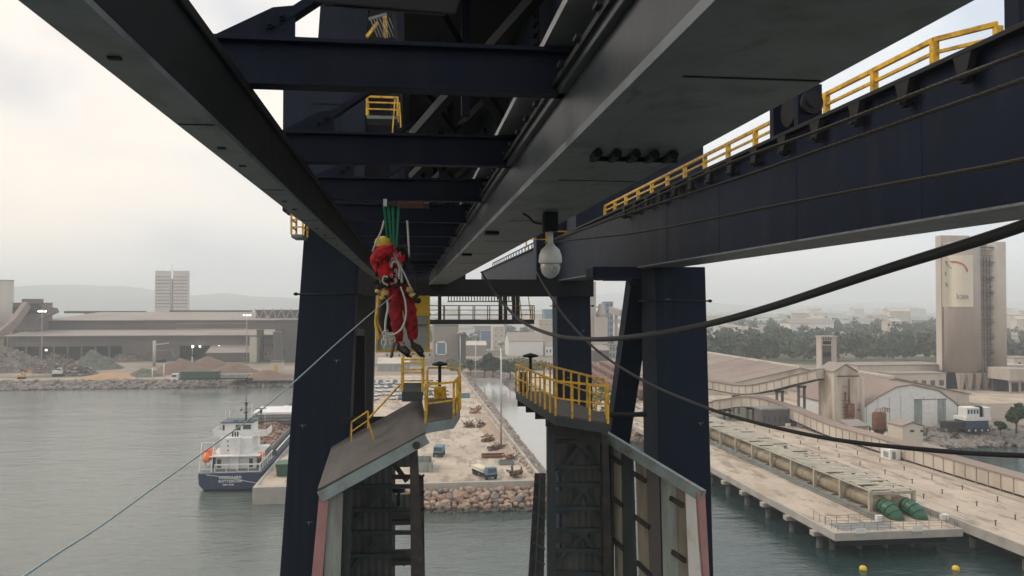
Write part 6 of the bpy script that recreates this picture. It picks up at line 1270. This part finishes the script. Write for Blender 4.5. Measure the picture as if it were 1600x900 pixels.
for i, (px, py, h, s_) in enumerate(((757, 590, 9, 1), (770, 590, 8, 2), (782, 588, 7, 3), (735, 586, 6, 4), (797, 592, 7, 5))):
    tree('bank_tree', ('darkest tall tree', 'bushy dark tree', 'rounded tree', 'small pale green tree', 'low spreading tree')[i] + ' on the green bank at the channel head, ' + ('by the middle lamp', 'right of the darkest', 'by the nearest lamp', 'at the left end', 'at the right end')[i], gz(px, py), h, 40 + i, .5, 60, 'leafdark' if i < 3 else 'leaf', 9, .6, 'trees on the green bank at the channel head')
def thicket(name, label, pts, m_, lf, seed, n):
    g = random.Random(seed); b = MB()
    for (x, y, z_, r_) in pts: leafcloud(b, (x, y, z_ + r_ * .4), r_, n, g, lf, .7)
    o = b.build(name, m_, org=(pts[0][0], pts[0][1], LZ)); tag(o, label, 'vegetation', kind='stuff'); return o
sg = random.Random(77)
thicket('scrub', 'olive scrub growing round the head of the pale channel', [(sg.uniform(18, 62), sg.uniform(346, 400), LZ, sg.uniform(1.2, 2.6)) for _ in range(150)], 'reed', .5, 1, 26)
thicket('scrub', 'green scrub strips along the yard tracks between the right legs', [(sg.uniform(44, 56) + (y_ - 200) * .12, y_, LZ, sg.uniform(.8, 1.8)) for y_ in [sg.uniform(205, 345) for _ in range(90)]], 'reed', .4, 2, 24)
W = []
while len(W) < 560:
    y = 380 + (sg.random() ** 1.3) * 800; x = y * sg.uniform(.33, .82)
    if 0.36 * y < x < .43 * y and 640 < y < 760: continue
    if mnoise.noise(V((x * .006, y * .006, 3))) < -.22 and y > 520: continue
    h = sg.uniform(4, 14); W.append((x, y, h))
b = MB(); g = random.Random(4)
for (x, y, h) in W:
    b.m = g.randrange(3)
    for k in range(3): leafcloud(b, (x + g.uniform(-4, 4), y + g.uniform(-4, 4), LZ + h * g.uniform(.3, .85)), h * g.uniform(.16, .42), 30, g, 1.0, .85)
tag(b.build('woods', ['leafdark', 'leaf', 'leafpale'], org=(300, 600, LZ)), 'dark hazy belt of woods beyond the works on the right', 'woods', kind='stuff')
W = []
for _ in range(260): y = sg.uniform(560, 1500); x = y * sg.uniform(-.02, .33); W.append((x, y, LZ, sg.uniform(4, 7)))
b = MB()
for (x, y, z_, r_) in W: leafcloud(b, (x, y, z_ + 2), r_, 22, g, 1.7, .6)
tag(b.build('woods', 'leafdark', org=(100, 800, LZ)), 'scattered hazy tree groups behind the centre works', 'woods', kind='stuff')
# distant sheds and tanks on the plain, each its own
dp = []
for k, (sx_, sy_, sz_, m_) in enumerate(((30, 18, 8, 'white'), (16, 12, 14, 'cream'), (50, 20, 7, 'brownroof'))):
    r = thing('distant_shed', '', 'building'); MB().box(-sx_ / 2, sx_ / 2, 0, sy_, 0, sz_).build('wall', m_, r); MB().prism([(-sx_ / 2 - .5, -.5, sz_), (-sx_ / 2 - .5, sy_ + .5, sz_), (-sx_ / 2 - .5, sy_ / 2, sz_ + 3)], (sx_ + 1, 0, 0)).build('roof', ('brownroof', 'silolight', 'palepanel')[k], r); dp.append(r)
dst = [[], [], []]; sg = random.Random(5)
for i in range(130):
    y = 700 + 2300 * sg.random() ** 1.4; px = sg.choice((sg.uniform(676, 1010), sg.uniform(1100, 1470), sg.uniform(1570, 1620), sg.uniform(1250, 1470)))
    x = at(px, 480, y).x; k = sg.randrange(3)
    place(dp[k], dst[k], (x, y, LZ), sg.uniform(-.5, .5), sg.uniform(.8, 1.5), ('white shed with brown roof', 'tall cream block', 'long brown shed with pale roof')[k] + ' on the hazy plain beyond the works', 'hazy sheds and blocks on the far plain')
# steam on the plain
stm = bpy.data.materials.new('steam'); stm.use_nodes = True; t = stm.node_tree; t.nodes.clear(); o_ = t.nodes.new('ShaderNodeOutputMaterial'); p_ = t.nodes.new('ShaderNodeVolumePrincipled'); p_.inputs['Color'].default_value = (1, 1, 1, 1)
tc = t.nodes.new('ShaderNodeTexCoord'); nn = t.nodes.new('ShaderNodeTexNoise'); nn.inputs['Scale'].default_value = .022; nn.inputs['Detail'].default_value = 4; t.links.new(tc.outputs['Object'], nn.inputs[0])
mrr = t.nodes.new('ShaderNodeMapRange'); mrr.inputs[1].default_value = .46; mrr.inputs[2].default_value = .62; mrr.inputs[4].default_value = .03; t.links.new(nn.outputs[0], mrr.inputs[0]); t.links.new(mrr.outputs[0], p_.inputs['Density']); t.links.new(p_.outputs[0], o_.inputs['Volume'])
p = at(1446, 478, 1800); b = MB().lathe((p.x, p.y, LZ), [(8, .5), (22, 12), (38, 32), (46, 52), (30, 72), (8, 82)], 16); tag(b.build('steam', stm, org=(p.x, p.y, LZ)), 'pale steam drifting over the plain left of the great silo', 'steam', kind='stuff')
# buoys
for px, lb_ in ((1348.5, 'yellow buoy floating right below the jetty corner'), (1493.5, 'yellow buoy floating farther right near the frame edge')):
    p = gz(px, 890, 0); r = thing('buoy', lb_, 'buoy', p); MB().lathe(p, [(.05, -.4), (.32, -.25), (.42, .05), (.36, .32), (.18, .46), (.03, .48)], 18).build('float', 'buoy', r); MB().lathe(p, [(.03, .47), (.07, .48), (.07, .62), (.02, .64)], 10).build('eye', 'blackiron', r)

# ================================================================== THE ROPED WORKER
def skinfig(name, nodes, edges, root, m, parent, sub=2, crease=0):
    """nodes: key -> (point, radius or (rx, ry)); one continuous skinned surface"""
    ks = list(nodes); me = bpy.data.meshes.new(name); o = ORG[parent.name]; ix = {k: i for i, k in enumerate(ks)}
    me.from_pydata([tuple(V(nodes[k][0]) - o) for k in ks], [(ix[a], ix[c]) for a, c in edges], []); me.update()
    ob = bpy.data.objects.new(name, me); COL.objects.link(ob); ob.parent = parent; ORG[ob.name] = o
    ob.modifiers.new('skin', 'SKIN')
    if not me.skin_vertices: me.attributes  # layer comes with the modifier
    lay = me.skin_vertices[0] if me.skin_vertices else None
    for k, i in ix.items():
        r_ = nodes[k][1]; lay.data[i].radius = r_ if isinstance(r_, tuple) else (r_, r_); lay.data[i].use_root = (k == root)
    s_ = ob.modifiers.new('sub', 'SUBSURF'); s_.levels = sub; s_.render_levels = sub
    if crease:
        tx = bpy.data.textures.new('cloth_folds', 'CLOUDS'); tx.noise_scale = .07; tx.noise_depth = 2
        dm = ob.modifiers.new('folds', 'DISPLACE'); dm.texture = tx; dm.strength = crease; dm.mid_level = .5; dm.texture_coords = 'LOCAL'
    me.materials.append(M[m])
    ob.modifiers['skin'].use_smooth_shade = True
    return ob
YW = 12.0
q = lambda px, py, d=0: at(px, py, YW + d)
wk = thing('person', 'roped worker in red overalls and yellow helmet hanging under the boom', 'person', q(618, 452))
N_ = dict(pel=(q(621, 450), (.15, .12)), bel=(q(613, 432), (.135, .12)), che=(q(601, 409), (.16, .13)), nek=(q(599, 395), .06), hd0=(q(599, 388), .075), hd1=(q(598, 379), .085),
    ls=(q(588, 403, -.1), .065), le=(q(596, 393, -.32), .05), lw=(q(618, 386, -.36), .035), rs=(q(612, 402, .1), .06), re=(q(622, 411, -.1), .048), rw=(q(628, 399, -.3), .034),
    lh=(q(615, 458, -.02), .095), lk=(q(619, 492, -.14), .065), la=(q(622, 532, -.02), .042), lt=(q(634, 547, -.12), .035), rh=(q(631, 457, .05), .095), rk=(q(642, 490, -.1), .065), ra=(q(644, 528, .02), .042), rt=(q(656, 545, -.1), .035))
E_ = [('pel', 'bel'), ('bel', 'che'), ('che', 'nek'), ('nek', 'hd0'), ('hd0', 'hd1'), ('che', 'ls'), ('ls', 'le'), ('le', 'lw'), ('che', 'rs'), ('rs', 're'), ('re', 'rw'), ('pel', 'lh'), ('lh', 'lk'), ('lk', 'la'), ('la', 'lt'), ('pel', 'rh'), ('rh', 'rk'), ('rk', 'ra'), ('ra', 'rt')]
for k_ in N_:
    if k_ not in ('nek', 'hd0', 'hd1', 'lw', 'rw', 'lt', 'rt'): N_[k_] = (N_[k_][0], tuple(v_ * 1.12 for v_ in N_[k_][1]) if isinstance(N_[k_][1], tuple) else N_[k_][1] * 1.16)
NB = dict(N_)
for k_ in ('pel', 'bel', 'che'): NB[k_] = (N_[k_][0], tuple(v_ - .035 for v_ in N_[k_][1]))
skinfig('body', NB, E_, 'pel', 'skin', wk)
J = {k: N_[k] for k in ('pel', 'bel', 'che', 'nek', 'ls', 'le', 'lw', 'rs', 're', 'rw')}; J = {k: (v[0], (v[1][0] + .025, v[1][1] + .025) if isinstance(v[1], tuple) else v[1] + .034) for k, v in J.items()}; J['nek'] = (q(599.5, 397), .085)
J['l1'] = (J['ls'][0].lerp(J['le'][0], .5) + V((0, 0, .015)), .078); J['l2'] = (J['le'][0].lerp(J['lw'][0], .5) + V((0, 0, .01)), .066)
J['pel'] = (q(618, 443), (.16, .135))
skinfig('jacket', J, [('pel', 'bel'), ('bel', 'che'), ('che', 'nek'), ('che', 'ls'), ('ls', 'l1'), ('l1', 'le'), ('le', 'l2'), ('l2', 'lw'), ('che', 'rs'), ('rs', 're'), ('re', 'rw')], 'che', 'jred', wk, 3, .06)
T_ = {k: (N_[k][0], (N_[k][1][0] + .02, N_[k][1][1] + .02) if isinstance(N_[k][1], tuple) else N_[k][1] + .022) for k in ('pel', 'lh', 'lk', 'la', 'rh', 'rk', 'ra')}
sg = random.Random(2)
for a_, c_ in (('lh', 'lk'), ('lk', 'la'), ('rh', 'rk'), ('rk', 'ra')):
    for i in (1, 2): t = i / 3; T_[a_ + c_ + str(i)] = (T_[a_][0].lerp(T_[c_][0], t) + V((sg.uniform(-.012, .012), 0, 0)), (T_[a_][1] if not isinstance(T_[a_][1], tuple) else .1) * (1 - t) + T_[c_][1] * t + sg.uniform(-.008, .01))
T_['wst'] = (q(615, 436), (.18, .16))
te = [('wst', 'pel'), ('pel', 'lh'), ('pel', 'rh')]
for a_, c_ in (('lh', 'lk'), ('lk', 'la'), ('rh', 'rk'), ('rk', 'ra')): te += [(a_, a_ + c_ + '1'), (a_ + c_ + '1', a_ + c_ + '2'), (a_ + c_ + '2', c_)]
T_['la'] = (q(622.5, 537, 0), .066); T_['ra'] = (q(645, 532.5, .02), .064)
skinfig('trousers', T_, te, 'pel', 'tred', wk, 3, .05)
for k, (a_, c_) in {'l': (q(623, 536, 0), q(637, 550, -.16)), 'r': (q(645, 532, .02), q(658, 549, -.14))}.items():
    bt = skinfig('boot', {'a': (a_ + V((0, 0, .09)), .058), 'b': (a_ + V((-.01, 0, -.02)), .062), 'c': (a_.lerp(c_, .5) + V((0, 0, -.01)), .056), 'd': (c_, (.05, .042)), 'e': (c_ + (c_ - a_).normalized() * .045, .03)}, [('a', 'b'), ('b', 'c'), ('c', 'd'), ('d', 'e')], 'b', 'boot', wk)
    dn = (c_ - a_).normalized(); MB().beam(a_ + V((0, 0, -.078)), c_ + dn * .05 + V((0, 0, -.046)), .085, .014).build('sole', 'boot', bt, bevel=.004)
def hand(w_, d, up, m_='glove'):
    d = V(d).normalized(); up = V(up).normalized(); s_ = d.cross(up).normalized(); Nn = {'w': (w_, .03), 'p': (w_ + d * .05, (.042, .026)), 'p2': (w_ + d * .09, (.04, .024))}; Ee = [('w', 'p'), ('p', 'p2')]
    h_ = skinfig('hand', Nn, Ee, 'p', m_, wk, 1)
    for i, (o, L_) in enumerate(((-.03, .062), (-.01, .075), (.012, .07), (.032, .055))):
        a_ = w_ + d * .095 + s_ * o; P = [a_, a_ + d * L_ * .45 - up * .005, a_ + d * L_ * .7 - up * L_ * .35, a_ + d * L_ * .55 - up * L_ * .75]; MB().tube(P, .0105, 7, True, [.012, .011, .010, .008]).build('finger', m_, h_)
    a_ = w_ + d * .04 - s_ * .035; MB().tube([a_, a_ + d * .03 - s_ * .03 - up * .01, a_ + d * .055 - s_ * .03 - up * .035], .012, 7, True, [.014, .012, .009]).build('thumb', m_, h_)
hand(q(619, 386, -.36), (1, .1, -.02), (0, -.3, 1), 'jred' if False else 'black'); hand(q(628, 398, -.3), (.4, .1, 1), (0, -1, 0), 'black')
# face, hair and helmet
hc_ = q(598.5, 383); b = MB().lathe(hc_, [(.02, -.1), (.07, -.085), (.088, -.03), (.09, .02), (.06, .06)], 16); b.build('hair', 'hair', wk)
fd = V((.75, -.55, -.15)).normalized(); fr_ = fd.cross(V((0, 0, 1))).normalized()
fc = MB().lathe(hc_ + fd * .03, [(.02, -.105), (.05, -.095), (.07, -.05), (.074, 0), (.06, .04)], 14).build('face', 'skin', wk)
for s_ in (-1, 1):
    e_ = hc_ + fd * .098 + fr_ * s_ * .03 + V((0, 0, -.005)); MB().lathe(e_, [(.002, -.008), (.011, 0), (.002, .008)], 8).build('eye', 'white', fc); MB().lathe(hc_ + fr_ * s_ * .088 + V((0, 0, -.02)), [(.004, -.03), (.014, 0), (.004, .03)], 8).build('ear', 'skin', fc)
MB().prism([hc_ + fd * .1 + V((0, 0, 0)), hc_ + fd * .1 + fr_ * .014 + V((0, 0, -.04)), hc_ + fd * .1 - fr_ * .014 + V((0, 0, -.04))], fd * .022).build('nose', 'skin', fc); MB().beam(hc_ + fd * .1 - fr_ * .022 + V((0, 0, -.065)), hc_ + fd * .1 + fr_ * .022 + V((0, 0, -.065)), .008, .01).build('mouth', 'jred', fc)
hm = MB().lathe(hc_ + V((0, 0, .0)), [(.118, -.02), (.125, .0), (.122, .045), (.105, .085), (.07, .115), (.02, .128)], 22); hl = hm.build('helmet', 'helmet', wk)
MB().lathe(hc_ + V((0, 0, -.005)), [(.120, -.018), (.137, -.014), (.137, -.006), (.120, 0)], 22).build('brim', 'helmet', hl); MB().tube([hc_ + V((-.1, 0, -.02)), hc_ + V((-.02, -.06, -.11)), hc_ + V((.08, -.02, -.02))], .008, 6).build('chin_strap', 'black', hl)
b = MB()
for i in range(5): b.beam(hc_ + V((-.06 + i * .03, -.05, .1)), hc_ + V((-.06 + i * .03, .05, .1)), .01, .03)
b.build('vent_ridge', 'helmet', hl)
# harness, hardware and things clipped to it
def loop(c, rx, ry, n=18, tilt=0): return [V(c) + V((math.cos(2 * math.pi * i / n) * rx, math.sin(2 * math.pi * i / n) * ry, math.sin(2 * math.pi * i / n) * tilt)) for i in range(n + 1)]
b = MB()
for (c_, rx, ry, tl) in ((q(614, 437), .165, .155, .02), (q(611, 431), .16, .15, .02), (q(615, 466, -.03), .125, .125, .05), (q(634, 464, .02), .125, .125, .05)): b.tube(loop(c_, rx, ry, 18, tl), .022, 6)
b.tube([q(588, 432, -.1), q(590, 412, -.16), q(596, 398, -.12)], .02, 6); b.tube([q(622, 440, -.12), q(614, 418, -.17), q(604, 399, -.12)], .02, 6); b.build('harness', 'black', wk)
b = MB(); sg = random.Random(6)
for i in range(26):
    c_ = q(sg.uniform(610, 632), sg.uniform(396, 440), -.26 + sg.uniform(-.05, .05)); b.tube(loop(c_, .014, .008, 8, .025), .006, 5)
b.build('carabiner', 'alu', wk)
b = MB(); 
for i in range(4): c_ = q(633 + i * 2.5, 400 + i * 6, -.2); b.box(c_.x - .03, c_.x + .03, c_.y - .03, c_.y + .03, c_.z - .06, c_.z + .04)
b.build('rope_device', 'black', wk)
b = MB()
for (x_, y_) in ((601, 457), (597, 465), (590, 455)): b.rock(q(x_, y_, -.16), .065 if x_ == 601 else .05, int(x_))
tag(b.build('tool_pouch', 'glove', wk), 'yellow pouch'); b = MB().rock(q(640, 453, -.18), .07, 9, (1, 1, .9)); b.rock(q(645, 461, -.18), .055, 10); b.build('tool_pouch', 'glove', wk)
for (x_, y_, r_) in ((648, 463, .06), (652, 470, .05), (634, 462, .06), (606, 447, .06), (594, 448, .06), (622, 447, .05), (628, 408, .06), (634, 400, .05), (637, 410, .045), (606, 436, .06), (632, 440, .06), (588, 440, .05), (650, 455, .045)): MB().rock(q(x_, y_, -.18), r_, int(x_ + y_)).build('gear_pouch', 'black', wk)
# bag, slings and ropes are things of their own
rs_ = lambda k: random.Random(k)
bag = thing('kit_bag', 'long black kit bag hanging behind the legs of the worker', 'bag', q(604, 485)); b = MB(); c_ = q(604, 488, .1)
b.lathe(V((c_.x, c_.y, 0)), [(.03, q(0, 527).z), (.10, q(0, 524).z), (.135, q(0, 505).z), (.15, q(0, 480).z), (.135, q(0, 460).z), (.06, q(0, 448).z), (.02, q(0, 447).z)], 16); b.build('sack', 'black', bag)
MB().tube(catmull([q(600, 450, -.05), q(594, 470, -.08), q(590, 500, -.08), q(598, 522, -.06)]), .014, 6).build('strap', 'glove', bag)
for i, (xa_, xb_, lb_) in enumerate(((600, 606, 'green webbing sling, left edge of the bundle above the worker'), (605.5, 611, 'green webbing sling, second of the bundle above the worker'), (612, 613.5, 'green webbing sling, middle of the bundle above the worker'), (620.5, 616.5, 'green webbing sling, right edge of the bundle above the worker'))):
    a_, c_ = q(xa_ + .8 * i, 321, -.1), q(xb_ + .8 * i, 388, -.05 - .05 * i); MB().beam(a_, c_, .048, .012, (0, 1, 0)); o = MB().hexa([a_ + V((-.019, 0, 0)), a_ + V((.019, 0, 0)), a_ + V((.019, .012, 0)), a_ + V((-.019, .012, 0)), c_ + V((-.013, 0, 0)), c_ + V((.013, 0, 0)), c_ + V((.013, .012, 0)), c_ + V((-.013, .012, 0))]).build('webbing_sling', 'sling', org=a_); tag(o, lb_, 'sling')
bc = thing('beam_clamp_bar', 'ribbed steel clamp bar under the cross beam from which the green slings hang', 'clamp', q(636, 322, -.1)); a_, c_ = q(599, 318, -.12), q(671, 323, -.12)
MB().beam(a_, c_, .05, .05).build('bar', 'blackiron', bc); b = MB()
for i in range(17): p = q(622 + i * 2.4, 319.5, -.15); b.box(p.x - .006, p.x + .006, p.y - .03, p.y + .03, p.z - .05, p.z + .04)
b.build('rib', 'rust', bc); MB().box(a_.x, a_.x + .05, a_.y - .04, a_.y + .04, a_.z - .04, a_.z + .06).build('end_block', 'alu', bc)
def wrope(label, pts, r_=.012, m_='wrope', nm='rope'):
    P = catmull([q(*p) for p in pts], 8); tag(MB().tube(P, r_, 7).build(nm, m_, org=P[0]), label, 'rope')
wrope('white rope from the beam down to the left shoulder of the worker', [(600, 345, 0), (596, 360, -.1), (589, 376, -.16), (582, 393, -.2)], .014)
wrope('straight white rope hanging from the beam to the right of the slings', [(636.5, 345, 0), (638, 370, -.1), (639.5, 402, -.2)], .014)
wrope('white rope slanting from the worker chest down to the right pouch', [(622, 408, -.3), (632, 428, -.3), (640, 446, -.28), (645, 455, -.22)], .012)
wrope('white rope looping below the knees of the worker', [(626, 448, -.3), (633, 470, -.32), (634, 495, -.32), (626, 515, -.3), (612, 523, -.28), (602, 519, -.26)], .013)
wrope('twisted white lanyard hanging in front of the black bag', [(605, 468, -.3), (606, 482, -.3), (603, 498, -.3), (602, 515, -.28), (604, 530, -.26), (600, 545, -.26)], .015)
wrope('white rope curl at the waist of the worker', [(606, 446, -.3), (598, 440, -.32), (600, 432, -.32), (606, 433, -.32)], .012)
wrope('short white rope curl over the chest gear', [(612, 418, -.3), (614, 410, -.32), (620, 410, -.32), (624, 420, -.3), (623, 436, -.28)], .012)
wrope('ochre rope trailing down the left of the black bag', [(592, 462, -.1), (589, 485, -.12), (587, 505, -.12), (592, 530, -.1)], .02, 'yellow')
wrope('blue green cord running along the green slings into the chest gear', [(612, 384, -.2), (618, 402, -.3), (626, 418, -.3), (628, 440, -.28)], .012, 'brope')
b = MB(); 
for i in range(7): b.tube(loop(q(604 + rnd.uniform(-5, 9), 526 + rnd.uniform(-6, 12), -.27), .04, .02, 9, .05), .008, 5)
tag(b.build('rope_coil', 'wrope', org=q(605, 528)), 'tangle of white rope hanging below the black bag', 'rope')
a_, c_ = q(616, 535, -.3), q(611, 559, -.3); tag(MB().cyl(a_, c_, .02, 8).build('hand_tool', 'rust', org=c_), 'short brown tool hanging left of the boots', 'tool')
